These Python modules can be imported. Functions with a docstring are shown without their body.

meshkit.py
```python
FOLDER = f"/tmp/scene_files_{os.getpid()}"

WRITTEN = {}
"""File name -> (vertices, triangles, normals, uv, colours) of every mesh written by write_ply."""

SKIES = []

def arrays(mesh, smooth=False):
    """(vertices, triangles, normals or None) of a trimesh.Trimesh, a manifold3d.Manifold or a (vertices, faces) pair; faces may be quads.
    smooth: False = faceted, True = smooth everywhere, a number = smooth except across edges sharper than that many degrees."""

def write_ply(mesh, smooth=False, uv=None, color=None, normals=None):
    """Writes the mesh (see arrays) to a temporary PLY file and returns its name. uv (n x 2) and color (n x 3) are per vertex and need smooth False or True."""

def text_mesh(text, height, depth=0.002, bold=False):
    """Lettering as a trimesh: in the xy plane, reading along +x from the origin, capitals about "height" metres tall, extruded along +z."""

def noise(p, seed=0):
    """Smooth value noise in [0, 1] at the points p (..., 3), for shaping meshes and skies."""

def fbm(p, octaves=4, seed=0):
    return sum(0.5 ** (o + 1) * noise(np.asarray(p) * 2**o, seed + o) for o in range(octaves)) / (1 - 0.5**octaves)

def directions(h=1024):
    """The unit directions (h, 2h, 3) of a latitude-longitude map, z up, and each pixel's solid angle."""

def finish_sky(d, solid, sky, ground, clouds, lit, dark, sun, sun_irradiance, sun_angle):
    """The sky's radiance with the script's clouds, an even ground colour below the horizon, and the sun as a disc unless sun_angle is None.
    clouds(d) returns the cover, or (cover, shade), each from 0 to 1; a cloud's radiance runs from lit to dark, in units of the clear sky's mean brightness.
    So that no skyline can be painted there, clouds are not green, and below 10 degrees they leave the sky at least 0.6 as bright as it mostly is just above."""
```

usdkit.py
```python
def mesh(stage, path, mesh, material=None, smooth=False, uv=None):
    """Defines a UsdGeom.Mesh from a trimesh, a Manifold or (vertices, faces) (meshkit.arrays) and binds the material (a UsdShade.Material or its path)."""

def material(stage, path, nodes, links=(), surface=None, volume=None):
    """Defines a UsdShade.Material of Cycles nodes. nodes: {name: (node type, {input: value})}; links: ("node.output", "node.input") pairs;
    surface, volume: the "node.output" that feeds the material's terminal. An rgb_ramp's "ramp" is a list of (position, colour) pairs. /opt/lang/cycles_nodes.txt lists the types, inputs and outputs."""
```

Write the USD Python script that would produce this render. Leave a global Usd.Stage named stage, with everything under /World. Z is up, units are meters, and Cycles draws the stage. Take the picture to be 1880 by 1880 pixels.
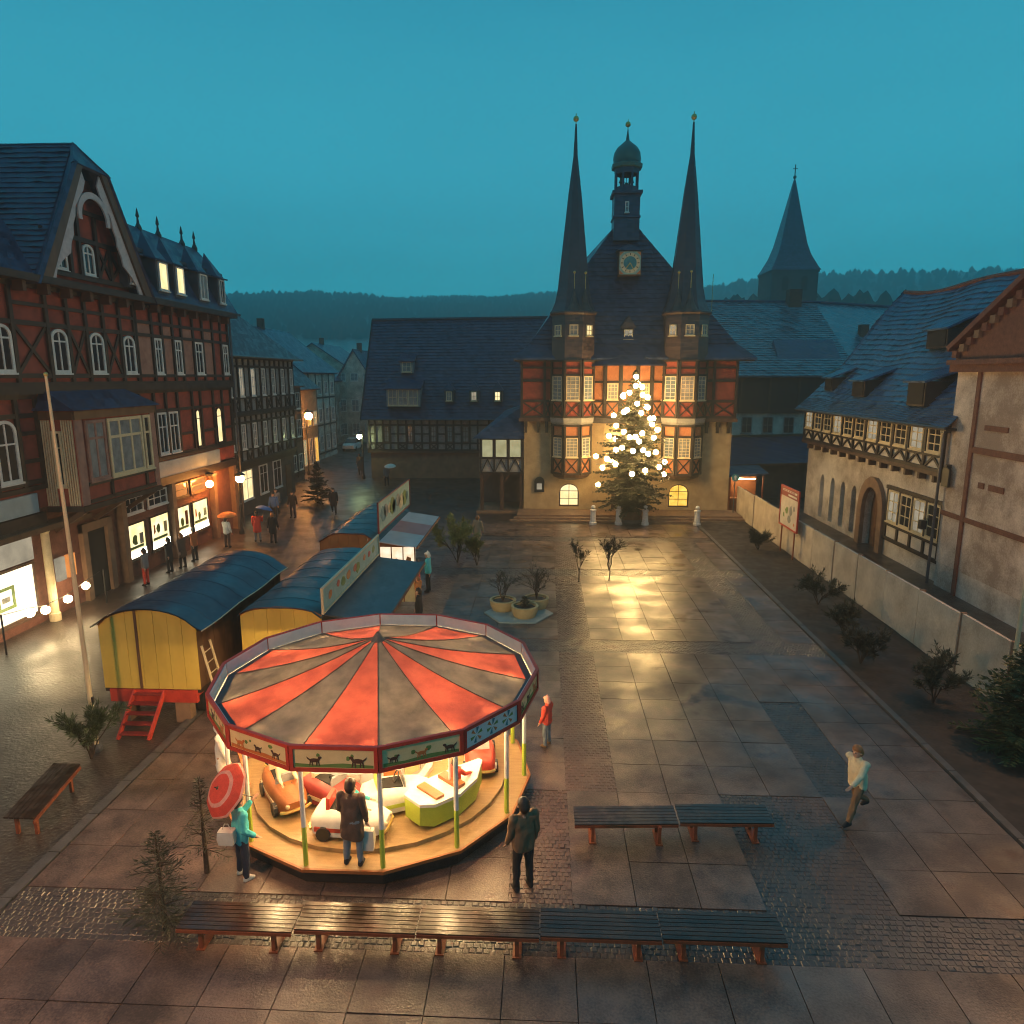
import math, numpy as np, trimesh, usdkit, meshkit
import manifold3d as m3
from shapely.geometry import Polygon, box as sbox
from pxr import Usd, UsdGeom, UsdLux, UsdShade, Gf, Sdf

stage = Usd.Stage.CreateInMemory()
UsdGeom.SetStageUpAxis(stage, UsdGeom.Tokens.z); UsdGeom.SetStageMetersPerUnit(stage, 1.0)
UsdGeom.Xform.Define(stage, '/World'); UsdGeom.Scope.Define(stage, '/World/Looks')
PI = math.pi

# ------------------------------------------------------------------ camera, sky, exposure
CAM_H, PITCH, YAW, FOC = 9.0, 11.05, 2.634, 1280.0 / 1880.0 * 36.0
cam = UsdGeom.Camera.Define(stage, '/World/camera')
p_, y_ = math.radians(PITCH), math.radians(YAW)
FW = np.array([-math.sin(y_) * math.cos(p_), math.cos(y_) * math.cos(p_), -math.sin(p_)])
RT = np.array([math.cos(y_), math.sin(y_), 0.0]); UP = np.cross(RT, FW)
mat4 = Gf.Matrix4d(*RT, 0, *UP, 0, *(-FW), 0, 0, 0, CAM_H, 1)
cam.AddTransformOp().Set(mat4)
cam.CreateFocalLengthAttr(FOC); cam.CreateHorizontalApertureAttr(36.0); cam.CreateVerticalApertureAttr(36.0)
cam.CreateClippingRangeAttr(Gf.Vec2f(0.1, 6000)); cam.CreateExposureAttr(1.0)

SKY_STRENGTH = 0.1
usdkit.material(stage, '/World/Looks/dusk_sky', {
    'sky': ('sky_texture', {'sky_type': 'single_scattering', 'sun_disc': False, 'sun_elevation': math.radians(1.0), 'sun_rotation': math.radians(150), 'air_density': 1.6, 'aerosol_density': 1.0, 'ozone_density': 6.0}),
    'tc': ('texture_coordinate', {}),
    'map': ('mapping', {'scale': (1.0, 1.0, 3.0)}),
    'n': ('noise_texture', {'scale': 2.2, 'detail': 5, 'roughness': 0.55}),
    'fac': ('map_range', {'from_min': 0.3, 'from_max': 0.7, 'to_min': 0.90, 'to_max': 1.0, 'clamp': True}),
    'sep': ('separate_xyz', {}),
    'el': ('map_range', {'from_min': 0.0, 'from_max': 1.0, 'to_min': 0.0, 'to_max': 1.0, 'clamp': True}),
    'cl': ('rgb_ramp', {'ramp': [(0.0, (0.7, 12.0, 14.8)), (0.07, (0.7, 8.6, 10.8)), (0.20, (0.44, 4.2, 5.6)), (0.32, (0.33, 2.95, 4.0)), (0.45, (0.2, 1.95, 2.85)), (1.0, (0.14, 1.1, 1.75))]}),
    'wob': ('math', {'math_type': 'multiply_add', 'value2': 0.16}), 'wob2': ('math', {'math_type': 'subtract', 'value2': 0.08}),
    'mix': ('mix', {}),
    'bg': ('background_shader', {'strength': SKY_STRENGTH})},
    [('tc.generated', 'map.vector'), ('map.vector', 'n.vector'), ('n.fac', 'fac.value'), ('tc.generated', 'sep.vector'), ('sep.z', 'el.value'),
     ('n.fac', 'wob.value1'), ('el.result', 'wob.value3'), ('wob.value', 'wob2.value1'), ('wob2.value', 'cl.fac'), ('fac.result', 'mix.fac'), ('sky.color', 'mix.color1'), ('cl.color', 'mix.color2'), ('mix.color', 'bg.color')], surface='bg.background')
dome = UsdLux.DomeLight.Define(stage, '/World/sky')
UsdShade.MaterialBindingAPI.Apply(dome.GetPrim()).Bind(UsdShade.Material.Get(stage, '/World/Looks/dusk_sky'))
dome.GetPrim().SetCustomDataByKey('label', 'overcast teal evening sky over the town'); dome.GetPrim().SetCustomDataByKey('kind', 'structure'); dome.GetPrim().SetCustomDataByKey('category', 'sky')
# the sun is already down: the evening light is all from the overcast sky, the rest from lit lamps

# ------------------------------------------------------------------ helpers: names, things, parts
used = {}
def numbered(parent, name):
    k = (parent, name); n = used.get(k, 0); used[k] = n + 1
    return f'{parent}/{name}' if n == 0 else f'{parent}/{name}_{n:03d}'
class Thing:
    def __init__(s, name, label, cat, loc=(0, 0, 0), group=None, kind=None):
        s.path = numbered('/World', name); s.loc = np.array(loc, float)
        s.x = UsdGeom.Xform.Define(stage, s.path); s.x.AddTranslateOp().Set(Gf.Vec3d(*map(float, loc)))
        tag(s.x.GetPrim(), label, cat, group, kind)
    def add(s, name, mesh, mat, parent=None, label=None, smooth=False, kind=None):
        """one mesh, written in world coordinates, as a part (or a sub-part when parent is a part)"""
        v, f = tri(mesh)
        path = numbered(parent or s.path, name)
        usdkit.mesh(stage, path, (v - s.loc, f), MATS[mat], smooth=smooth)
        pr = stage.GetPrimAtPath(path)
        if label: pr.SetCustomDataByKey('label', label)
        if kind: pr.SetCustomDataByKey('kind', kind)
        return path
def tag(pr, label, cat=None, group=None, kind=None):
    for k, v in (('label', label), ('category', cat), ('group', group), ('kind', kind)):
        if v: pr.SetCustomDataByKey(k, v)
def single(name, mesh, mat, label, cat, group=None, kind=None, smooth=False):
    path = numbered('/World', name); usdkit.mesh(stage, path, tri(mesh), MATS[mat], smooth=smooth)
    tag(stage.GetPrimAtPath(path), label, cat, group, kind); return path
def copy_of(src, name, label, cat, loc, rotz=0, group=None):
    path = numbered('/World', name); x = UsdGeom.Xform.Define(stage, path)
    x.GetPrim().GetReferences().AddInternalReference(src.path); x.GetPrim().SetInstanceable(True)
    x.ClearXformOpOrder(); x.GetPrim().RemoveProperty('xformOpOrder')
    x = UsdGeom.Xform(x.GetPrim()); ops = x.GetOrderedXformOps()
    ops[0].Set(Gf.Vec3d(*map(float, loc)))
    if rotz: x.AddRotateZOp().Set(rotz)
    tag(x.GetPrim(), label, cat, group); return path

# ------------------------------------------------------------------ helpers: meshes as (vertices, triangles)
def tri(m):
    if hasattr(m, 'to_mesh'):
        mm = m.to_mesh(); return np.array(mm.vert_properties[:, :3], float), np.array(mm.tri_verts, int)
    if isinstance(m, trimesh.Trimesh): return np.array(m.vertices, float), np.array(m.faces, int)
    if isinstance(m, list): return cat(*m)
    v, f = np.asarray(m[0], float), np.asarray(m[1], int)
    return (v, np.vstack([f[:, [0, 1, 2]], f[:, [0, 2, 3]]])) if f.shape[1] == 4 else (v, f)
def cat(*ms):
    vs, fs, n = [], [], 0
    for m in ms:
        v, f = tri(m); vs.append(v); fs.append(f + n); n += len(v)
    return np.vstack(vs), np.vstack(fs)
BOXF = np.array([[0, 2, 3, 1], [4, 5, 7, 6], [0, 1, 5, 4], [2, 6, 7, 3], [0, 4, 6, 2], [1, 3, 7, 5]])
def hexa(c, a, b, d):
    """a box from corner c along the vectors a, b, d"""
    c, a, b, d = (np.asarray(k, float) for k in (c, a, b, d))
    if np.dot(np.cross(a, b), d) < 0: a, b = b, a
    v = np.array([c + i * a + j * b + k * d for k in (0, 1) for j in (0, 1) for i in (0, 1)])
    return tri((v, BOXF))
def box(x0, x1, y0, y1, z0, z1): return hexa((x0, y0, z0), (x1 - x0, 0, 0), (0, y1 - y0, 0), (0, 0, z1 - z0))
def bar(p, q, w, h, up=(0, 0, 1)):
    """a beam from p to q, w wide sideways and h thick along up"""
    p, q, up = (np.asarray(k, float) for k in (p, q, up)); t = q - p; s = np.cross(t, up); s /= np.linalg.norm(s); u = np.cross(s, t); u /= np.linalg.norm(u)
    return hexa(p - s * w / 2 - u * h / 2, t, s * w, u * h)
def tube(pts, r, n=8, cap=True):
    p = np.asarray(pts, float); r = np.broadcast_to(np.asarray(r, float), (len(p),)); t = np.gradient(p, axis=0); t /= np.linalg.norm(t, axis=1, keepdims=True) + 1e-12
    ref = np.array([0, 0, 1.0]) if abs(t[0][2]) < .9 else np.array([1.0, 0, 0])
    a = np.cross(t, ref); a /= np.linalg.norm(a, axis=1, keepdims=True) + 1e-12; b = np.cross(t, a); an = np.arange(n) * 2 * PI / n
    v = p[:, None] + r[:, None, None] * (np.cos(an)[None, :, None] * a[:, None] + np.sin(an)[None, :, None] * b[:, None]); v = v.reshape(-1, 3)
    f = [[i * n + j, i * n + (j + 1) % n, (i + 1) * n + (j + 1) % n, (i + 1) * n + j] for i in range(len(p) - 1) for j in range(n)]
    v, f = tri((v, np.array(f)))
    if cap:
        m = len(v); v = np.vstack([v, p[0], p[-1]]); k = (len(p) - 1) * n
        f = np.vstack([f, [[m, (j + 1) % n, j] for j in range(n)], [[m + 1, k + j, k + (j + 1) % n] for j in range(n)]])
    return v, f[:, ::-1]
def lathe(prof, n=16, c=(0, 0), a0=0.0, arc=2 * PI):
    """revolve (r, z) points, bottom to top on the outside"""
    full = abs(arc - 2 * PI) < 1e-6; m = n if full else n + 1; an = a0 + np.arange(m) * arc / n
    v = np.array([[c[0] + r * math.cos(t), c[1] + r * math.sin(t), z] for r, z in prof for t in an])
    f = [[i * m + j, i * m + (j + 1) % m, (i + 1) * m + (j + 1) % m, (i + 1) * m + j] for i in range(len(prof) - 1) for j in range(n)]
    return tri((v, np.array(f)))
def ball(c, r, sub=1, sc=(1, 1, 1)):
    m = trimesh.creation.icosphere(sub, r); return np.array(m.vertices) * sc + np.asarray(c, float), np.array(m.faces)
def hull(pts):
    m = trimesh.convex.convex_hull(np.asarray(pts, float)); return np.array(m.vertices), np.array(m.faces)
def loft(rings, close=True, cap=True):
    """rings of equal point counts joined by faces"""
    n = len(rings[0]); v = np.vstack([np.asarray(r, float) for r in rings]); m = n if close else n - 1
    f = tri((v, np.array([[i * n + j, i * n + (j + 1) % n, (i + 1) * n + (j + 1) % n, (i + 1) * n + j] for i in range(len(rings) - 1) for j in range(m)])))[1]
    if cap and close:
        k = (len(rings) - 1) * n
        f = np.vstack([f, [[0, j + 1, j] for j in range(1, n - 1)], [[k, k + j, k + j + 1] for j in range(1, n - 1)]])
    return v, f
def slab(pts, th):
    """a roof plane: polygon corners (3D, planar) given thickness th downward along its normal"""
    p = np.asarray(pts, float); n = np.cross(p[1] - p[0], p[2] - p[0]); n /= np.linalg.norm(n); n = n if n[2] > 0 else -n
    return loft([p - n * th, p])
class Fr:
    """a wall frame: a along the wall, z up, d out of it"""
    def __init__(s, o, u, n): s.o, s.u, s.n = np.asarray(o, float), np.asarray(u, float) / np.linalg.norm(u), np.asarray(n, float) / np.linalg.norm(n)
    def pt(s, a, z, d=0): return s.o + s.u * a + s.n * d + np.array([0, 0, z])
    def box(s, a0, a1, z0, z1, d0, d1): return hexa(s.pt(a0, z0, d0), s.u * (a1 - a0), (0, 0, z1 - z0), s.n * (d1 - d0))
    def beam(s, a0, z0, a1, z1, w, d0, d1):
        t = np.array([a1 - a0, z1 - z0]); L = np.hypot(*t); q = np.array([-t[1], t[0]]) / L * w / 2
        return hexa(s.pt(a0 - q[0], z0 - q[1], d0), s.u * t[0] + np.array([0, 0, t[1]]), s.u * 2 * q[0] + np.array([0, 0, 2 * q[1]]), s.n * (d1 - d0))
    def poly(s, pts, d0, d1, holes=None):
        P = pts if isinstance(pts, Polygon) else Polygon(pts, holes)
        m = trimesh.creation.extrude_polygon(P, abs(d1 - d0), engine='earcut'); v = np.array(m.vertices); lo = min(d0, d1)
        w = s.o + v[:, :1] * s.u + v[:, 1:2] * np.array([0, 0, 1.0]) + (v[:, 2:] + lo) * s.n
        f = np.array(m.faces); return (w, f) if np.dot(np.cross(s.u, (0, 0, 1)), s.n) > 0 else (w, f[:, ::-1])
def arch(a0, a1, z0, z1, k=1.0, n=10):
    r = (a1 - a0) / 2; h = r * k; c = (a0 + a1) / 2
    return [(a0, z0), (a1, z0)] + [(c + r * math.cos(t), z1 - h + h * math.sin(t)) for t in np.linspace(0, PI, n)]

# ------------------------------------------------------------------ materials
MATS = {}
def M(name, c1, c2=None, scale=3.0, rough=.7, rough2=None, bump=0.0, bscale=30.0, coat=0.0, coatr=.15, emit=None, es=0.0, rand=0.0, spec=.5, trans=0.0, streak=(1, 1, 1), metal=0.0, speck=None):
    c2 = c2 or tuple(k * 1.35 for k in c1)
    N = {'g': ('geometry', {}), 'mp': ('mapping', {'scale': streak}), 'n': ('noise_texture', {'scale': scale, 'detail': 5, 'roughness': .6}),
         'ra': ('rgb_ramp', {'ramp': [(.28, c1), (.72, c2)]}),
         'p': ('principled_bsdf', {'roughness': rough, 'coat_weight': coat, 'coat_roughness': coatr, 'specular_ior_level': spec, 'metallic': metal})}
    L = [('g.position', 'mp.vector'), ('mp.vector', 'n.vector'), ('n.fac', 'ra.fac')]
    col = 'ra.color'
    if speck:
        L = L[:2]; N['nh'] = ('noise_texture', {'scale': speck[0], 'detail': 2}); N['nl'] = ('noise_texture', {'scale': scale * .22, 'detail': 3})
        N['m1'] = ('math', {'math_type': 'multiply_add', 'value2': speck[1]}); N['m2'] = ('math', {'math_type': 'multiply_add', 'value2': speck[2]}); N['m3'] = ('math', {'math_type': 'subtract', 'value2': (speck[1] + speck[2]) / 2})
        L += [('g.position', 'nh.vector'), ('g.position', 'nl.vector'), ('nh.fac', 'm1.value1'), ('n.fac', 'm1.value3'), ('nl.fac', 'm2.value1'), ('m1.value', 'm2.value3'), ('m2.value', 'm3.value1'), ('m3.value', 'ra.fac')]
    if rand:
        N['oi'] = ('object_info', {}); N['ad'] = ('math', {'math_type': 'add'}); N['fr'] = ('math', {'math_type': 'fraction'})
        N['mr'] = ('map_range', {'to_min': 1 - rand, 'to_max': 1 + rand}); N['hs'] = ('hsv', {'hue': .5, 'saturation': 1.0, 'fac': 1.0})
        L += [('oi.random', 'ad.value1'), ('g.random_per_island', 'ad.value2'), ('ad.value', 'fr.value1'), ('fr.value', 'mr.value'), ('mr.result', 'hs.value'), (col, 'hs.color')]; col = 'hs.color'
    L.append((col, 'p.base_color'))
    if rough2 is not None:
        N['n2'] = ('noise_texture', {'scale': scale * .45, 'detail': 3}); N['rr'] = ('map_range', {'from_min': .35, 'from_max': .65, 'to_min': rough, 'to_max': rough2, 'clamp': True})
        L += [('g.position', 'n2.vector'), ('n2.fac', 'rr.value'), ('rr.result', 'p.roughness')]
    if bump:
        N['nb'] = ('noise_texture', {'scale': bscale, 'detail': 4}); N['b'] = ('bump', {'strength': bump, 'distance': .02})
        L += [('g.position', 'nb.vector'), ('nb.fac', 'b.height'), ('b.normal', 'p.normal')]
        if coat: L.append(('b.normal', 'p.coat_normal'))
    if emit is not None:
        N['p'][1]['emission_color'] = emit; N['p'][1]['emission_strength'] = es
    out = 'p.BSDF'
    if trans:
        N['tl'] = ('translucent_bsdf', {}); N['mx'] = ('mix_closure', {'fac': trans}); L += [(col, 'tl.color'), ('p.BSDF', 'mx.closure1'), ('tl.BSDF', 'mx.closure2')]; out = 'mx.closure'
    MATS[name] = usdkit.material(stage, f'/World/Looks/{name}', N, L, surface=out)
def roof_mat(name, c1, c2, row=.28, rough=.3, strength=.7):
    """slate or tile courses by height, each course stepped over the next, every slate in its own tone"""
    N = {'g': ('geometry', {}), 'sx': ('separate_xyz', {}), 'dv': ('math', {'math_type': 'divide', 'value2': row}), 'fl': ('math', {'math_type': 'floor'}), 'fr': ('math', {'math_type': 'fraction'}),
         'ad': ('math', {'math_type': 'add'}), 'sc': ('math', {'math_type': 'multiply_add', 'value2': 3.2}), 'hf': ('math', {'math_type': 'multiply', 'value2': .5}), 'fx': ('math', {'math_type': 'floor'}),
         'cb': ('combine_xyz', {}), 'wn': ('white_noise_texture', {'dimensions': '2D'}), 'n': ('noise_texture', {'scale': .9, 'detail': 5}), 'av': ('math', {'math_type': 'multiply_add', 'value2': .45}), 'h2': ('math', {'math_type': 'multiply', 'value2': .6}),
         'ra': ('rgb_ramp', {'ramp': [(.2, c1), (.85, c2)]}), 'bm': ('bump', {'strength': strength, 'distance': .05, 'invert': True}),
         'rr': ('map_range', {'to_min': rough - .08, 'to_max': rough + .2}), 'p': ('principled_bsdf', {'specular_ior_level': .5})}
    L = [('g.position', 'sx.vector'), ('sx.z', 'dv.value1'), ('dv.value', 'fl.value1'), ('dv.value', 'fr.value1'), ('sx.x', 'ad.value1'), ('sx.y', 'ad.value2'), ('ad.value', 'sc.value1'), ('fl.value', 'hf.value1'), ('hf.value', 'sc.value3'),
         ('sc.value', 'fx.value1'), ('fx.value', 'cb.x'), ('fl.value', 'cb.y'), ('cb.vector', 'wn.vector'), ('g.position', 'n.vector'), ('n.fac', 'h2.value1'), ('wn.value', 'av.value1'), ('h2.value', 'av.value3'), ('av.value', 'ra.fac'), ('ra.color', 'p.base_color'),
         ('fr.value', 'bm.height'), ('bm.normal', 'p.normal'), ('wn.value', 'rr.value'), ('rr.result', 'p.roughness')]
    MATS[name] = usdkit.material(stage, f'/World/Looks/{name}', N, L, surface='p.BSDF')
def glow(name, c, s):
    MATS[name] = usdkit.material(stage, f'/World/Looks/{name}', {'e': ('emission', {'color': c, 'strength': s})}, [], surface='e.emission')
def lit_window(name, c1, c2, s, scale=1.5):
    MATS[name] = usdkit.material(stage, f'/World/Looks/{name}', {'g': ('geometry', {}), 'n': ('noise_texture', {'scale': scale, 'detail': 3}), 'ra': ('rgb_ramp', {'ramp': [(.3, c1), (.7, c2)]}), 'e': ('emission', {'strength': s}), 'gl': ('glossy_bsdf', {'roughness': .08}), 'fz': ('fresnel', {'IOR': 1.45}), 'mx': ('mix_closure', {})},
        [('g.position', 'n.vector'), ('n.fac', 'ra.fac'), ('ra.color', 'e.color'), ('fz.fac', 'mx.fac'), ('e.emission', 'mx.closure1'), ('gl.BSDF', 'mx.closure2')], surface='mx.closure')
WARM, AMBER = (1.0, .62, .26), (1.0, .45, .12)
M('ground', (.036, .024, .019), (.07, .048, .038), scale=1.2, rough=.55, rough2=.28, bump=.9, bscale=13, coat=.3, coatr=.3)
M('slab', (.045, .027, .023), (.17, .11, .086), scale=1.5, rough=.68, rough2=.2, bump=.35, bscale=30, rand=.16, coat=.28, coatr=.24, speck=(26, .6, 1.1))
M('cobble', (.038, .029, .028), (.075, .056, .05), scale=2.0, rough=.22, rough2=.45, bump=.3, bscale=60, rand=.3, coat=.3, coatr=.15)
M('cobble_red', (.085, .045, .036), (.15, .085, .065), scale=2.0, rough=.3, rough2=.5, bump=.2, bscale=60, rand=.4, coat=.3, coatr=.18)
M('kerb', (.06, .053, .05), (.11, .10, .095), rough=.35, rough2=.5, bump=.2)
M('soil', (.018, .012, .009), (.042, .028, .021), scale=4, rough=.55, rough2=.8, bump=.8, bscale=12)
M('timber', (.016, .010, .009), (.034, .022, .019), scale=5, rough=.6, bump=.25, streak=(1, 1, .25))
M('timber_brown', (.055, .028, .018), (.10, .052, .033), scale=5, rough=.6, bump=.25)
M('infill_red', (.20, .036, .024), (.33, .066, .040), scale=2.2, rough=.8, bump=.25, bscale=14)
M('infill_pink', (.26, .12, .09), (.38, .2, .15), scale=2.2, rough=.8, bump=.2)
M('infill_orange', (.36, .13, .055), (.5, .2, .09), scale=2.2, rough=.8, bump=.2)
M('infill_grey', (.19, .185, .185), (.31, .30, .295), scale=2.2, rough=.8, bump=.2)
M('infill_white', (.5, .45, .38), (.66, .6, .52), scale=2.2, rough=.8, bump=.2)
M('stone_cream', (.34, .245, .135), (.47, .35, .20), scale=1.6, rough=.8, bump=.5, bscale=7)
M('stone_brown', (.16, .095, .06), (.26, .16, .10), scale=2, rough=.75, bump=.5, bscale=8)
M('stone_dark', (.05, .042, .042), (.10, .085, .08), scale=2, rough=.7, bump=.5, bscale=6)
M('plaster_white', (.31, .235, .185), (.69, .59, .50), scale=1.1, rough=.85, bump=.5, bscale=9, speck=(14, .4, .9))
M('plaster_stain', (.30, .25, .21), (.64, .59, .53), scale=1.0, rough=.85, bump=.5, bscale=8, speck=(14, .4, .9))
M('brick_dark', (.11, .038, .026), (.2, .075, .05), scale=6, rough=.8, bump=.5, bscale=20)
M('white_paint', (.55, .53, .5), (.72, .7, .66), scale=4, rough=.45)
M('cream_paint', (.55, .44, .26), (.68, .56, .36), scale=4, rough=.5)
M('sign_pale', (.32, .38, .38), (.44, .5, .49), scale=1.5, rough=.5)
M('glass_dark', (.012, .013, .016), (.03, .032, .036), scale=1.1, rough=.1, spec=.7)
M('glass_pale', (.16, .17, .18), (.30, .31, .31), scale=2.5, rough=.16)
M('lead', (.045, .05, .06), (.08, .085, .1), scale=3, rough=.35, bump=.2)
M('copper', (.03, .09, .085), (.06, .15, .14), scale=4, rough=.4, bump=.2)
M('gold', (.55, .36, .10), (.7, .48, .16), rough=.35, metal=.6)
M('black_iron', (.012, .012, .013), (.025, .025, .026), rough=.4, rough2=.5)
M('dark_opening', (.006, .005, .005), (.012, .01, .01), rough=.8)
M('red_paint', (.40, .035, .022), (.55, .06, .035), scale=4, rough=.35, rough2=.5)
M('red_dark', (.2, .022, .02), (.3, .035, .03), scale=4, rough=.4, rough2=.5)
M('yellow_paint', (.50, .33, .05), (.70, .49, .095), scale=1.3, rough=.5, rough2=.65, bump=.08, streak=(1, 1, .35))
M('lime_paint', (.36, .46, .04), (.46, .56, .07), scale=3, rough=.4)
M('blue_roof', (.010, .032, .062), (.03, .075, .115), scale=1.6, rough=.26, rough2=.5, bump=.6, bscale=4)
M('teal_roof', (.012, .055, .075), (.035, .11, .14), scale=1.6, rough=.28, rough2=.5, bump=.6, bscale=4)
M('brown_wood', (.085, .04, .02), (.15, .075, .04), scale=3, rough=.5, bump=.2, streak=(1, 1, .2))
M('orange_wood', (.25, .075, .018), (.37, .13, .035), scale=3, rough=.5, bump=.2)
M('bench_wood', (.022, .012, .008), (.05, .028, .018), scale=4, rough=.16, rough2=.35, bump=.12, bscale=25, streak=(.15, 1, 1), coat=.35, coatr=.14, rand=.3)
M('rust_frame', (.17, .038, .014), (.27, .07, .026), scale=8, rough=.45, rough2=.6)
M('concrete', (.36, .30, .235), (.56, .49, .40), scale=1.4, speck=(18, .4, .4), rough=.8, bump=.4, bscale=12, rand=.08)
M('concrete_pale', (.2, .26, .26), (.29, .35, .34), scale=2, rough=.5, bump=.3)
M('planter_stone', (.34, .27, .13), (.46, .37, .2), scale=5, rough=.7, bump=.4)
M('canvas_red', (.33, .06, .04), (.56, .12, .075), scale=2.6, rough=.5, rough2=.35, bump=.16, bscale=5, trans=.30)
M('canvas_grey', (.11, .085, .066), (.26, .205, .16), scale=2.6, rough=.5, rough2=.35, bump=.12, bscale=5, trans=.22)
M('canvas_white', (.5, .5, .5), (.66, .66, .64), scale=2, rough=.6, trans=.3)
M('canvas_blue', (.03, .036, .05), (.06, .068, .085), scale=1.8, rough=.35, bump=.15, bscale=5)
M('awning_pink', (.48, .2, .19), (.58, .27, .25), scale=2, rough=.5, rough2=.35, trans=.2)
M('awning_grey', (.5, .46, .47), (.62, .58, .59), scale=2, rough=.5, rough2=.35, trans=.2)
M('panel_cream', (.64, .49, .24), (.78, .61, .32), scale=3, rough=.5)
M('panel_blue', (.5, .56, .58), (.64, .68, .68), scale=3, rough=.5)
M('panel_aqua', (.17, .34, .33), (.30, .46, .42), scale=3, rough=.5)
M('print_brown', (.06, .025, .015), (.12, .05, .03), rough=.5)
M('print_orange', (.5, .13, .03), (.6, .2, .05), rough=.5)
M('print_teal', (.02, .14, .19), (.05, .24, .28), rough=.5)
M('print_green', (.1, .18, .04), (.17, .27, .07), rough=.5)
M('print_grey', (.16, .17, .16), (.28, .28, .26), rough=.6)
M('floor_boards', (.30, .18, .07), (.42, .27, .12), scale=2.4, rough=.4, rough2=.55, bump=.15, streak=(1, 6, 1))
M('skin', (.48, .27, .18), (.56, .33, .23), scale=12, rough=.55)
M('hair_dark', (.02, .012, .008), (.05, .03, .02), scale=30, rough=.5)
M('hair_red', (.3, .1, .03), (.42, .16, .05), scale=30, rough=.5)
for nm, c in dict(turquoise=(.05, .38, .42), navy=(.02, .025, .045), white=(.6, .57, .5), coat_brown=(.085, .05, .036), jacket_brown=(.15, .085, .045), black=(.015, .014, .016), denim=(.13, .16, .19), red=(.5, .05, .03), cream=(.62, .5, .32), beige=(.34, .24, .15), blue=(.05, .12, .3), grey=(.16, .16, .17), pink=(.55, .25, .2), orange=(.6, .2, .05), rust=(.32, .1, .03), tan=(.42, .3, .16)).items():
    M('cloth_' + nm, c, scale=9, rough=.8, bump=.25, bscale=22)
M('needles', (.018, .032, .014), (.055, .075, .028), scale=2.5, rough=.5, rand=.5, trans=.12)
M('needles_olive', (.07, .08, .02), (.19, .19, .06), scale=2.5, rough=.5, rand=.5, trans=.15)
M('needles_dark', (.022, .026, .015), (.062, .06, .033), scale=2.5, rough=.6, rand=.5)
M('carved_white', (.42, .37, .38), (.58, .52, .52), scale=5, rough=.7, bump=.2)
M('bark', (.035, .022, .015), (.07, .048, .034), scale=12, rough=.9, bump=.5)
M('forest', (.012, .02, .014), (.028, .04, .024), scale=.05, rough=.9, rand=.3)
M('hill_grass', (.018, .026, .018), (.035, .045, .03), scale=.03, rough=.95)
roof_mat('slate', (.009, .014, .040), (.048, .064, .125), row=.27, rough=.38, strength=1.2)
roof_mat('slate_purple', (.035, .028, .04), (.065, .052, .07), row=.24, rough=.42)
roof_mat('shingle', (.035, .02, .02), (.12, .075, .065), row=.22, rough=.5, strength=1.0)
roof_mat('tile_wet', (.028, .075, .105), (.10, .19, .235), row=.36, rough=.26, strength=1.3)
roof_mat('tile_blue', (.012, .040, .095), (.070, .145, .26), row=.36, rough=.34, strength=1.6)
glow('bulb_warm', (1.0, .72, .36), 34.0)
glow('bulb_tree', (1.0, .62, .22), 60.0)
glow('bulb_amber', (1.0, .36, .07), 85.0)
glow('bulb_green', (.85, 1.0, .42), 26.0)
glow('strip_white', (1.0, .88, .62), 4.2)
glow('lamp_street', (1.0, .46, .18), 520.0)
glow('lamp_street_left', (1.0, .46, .18), 820.0)
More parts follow.
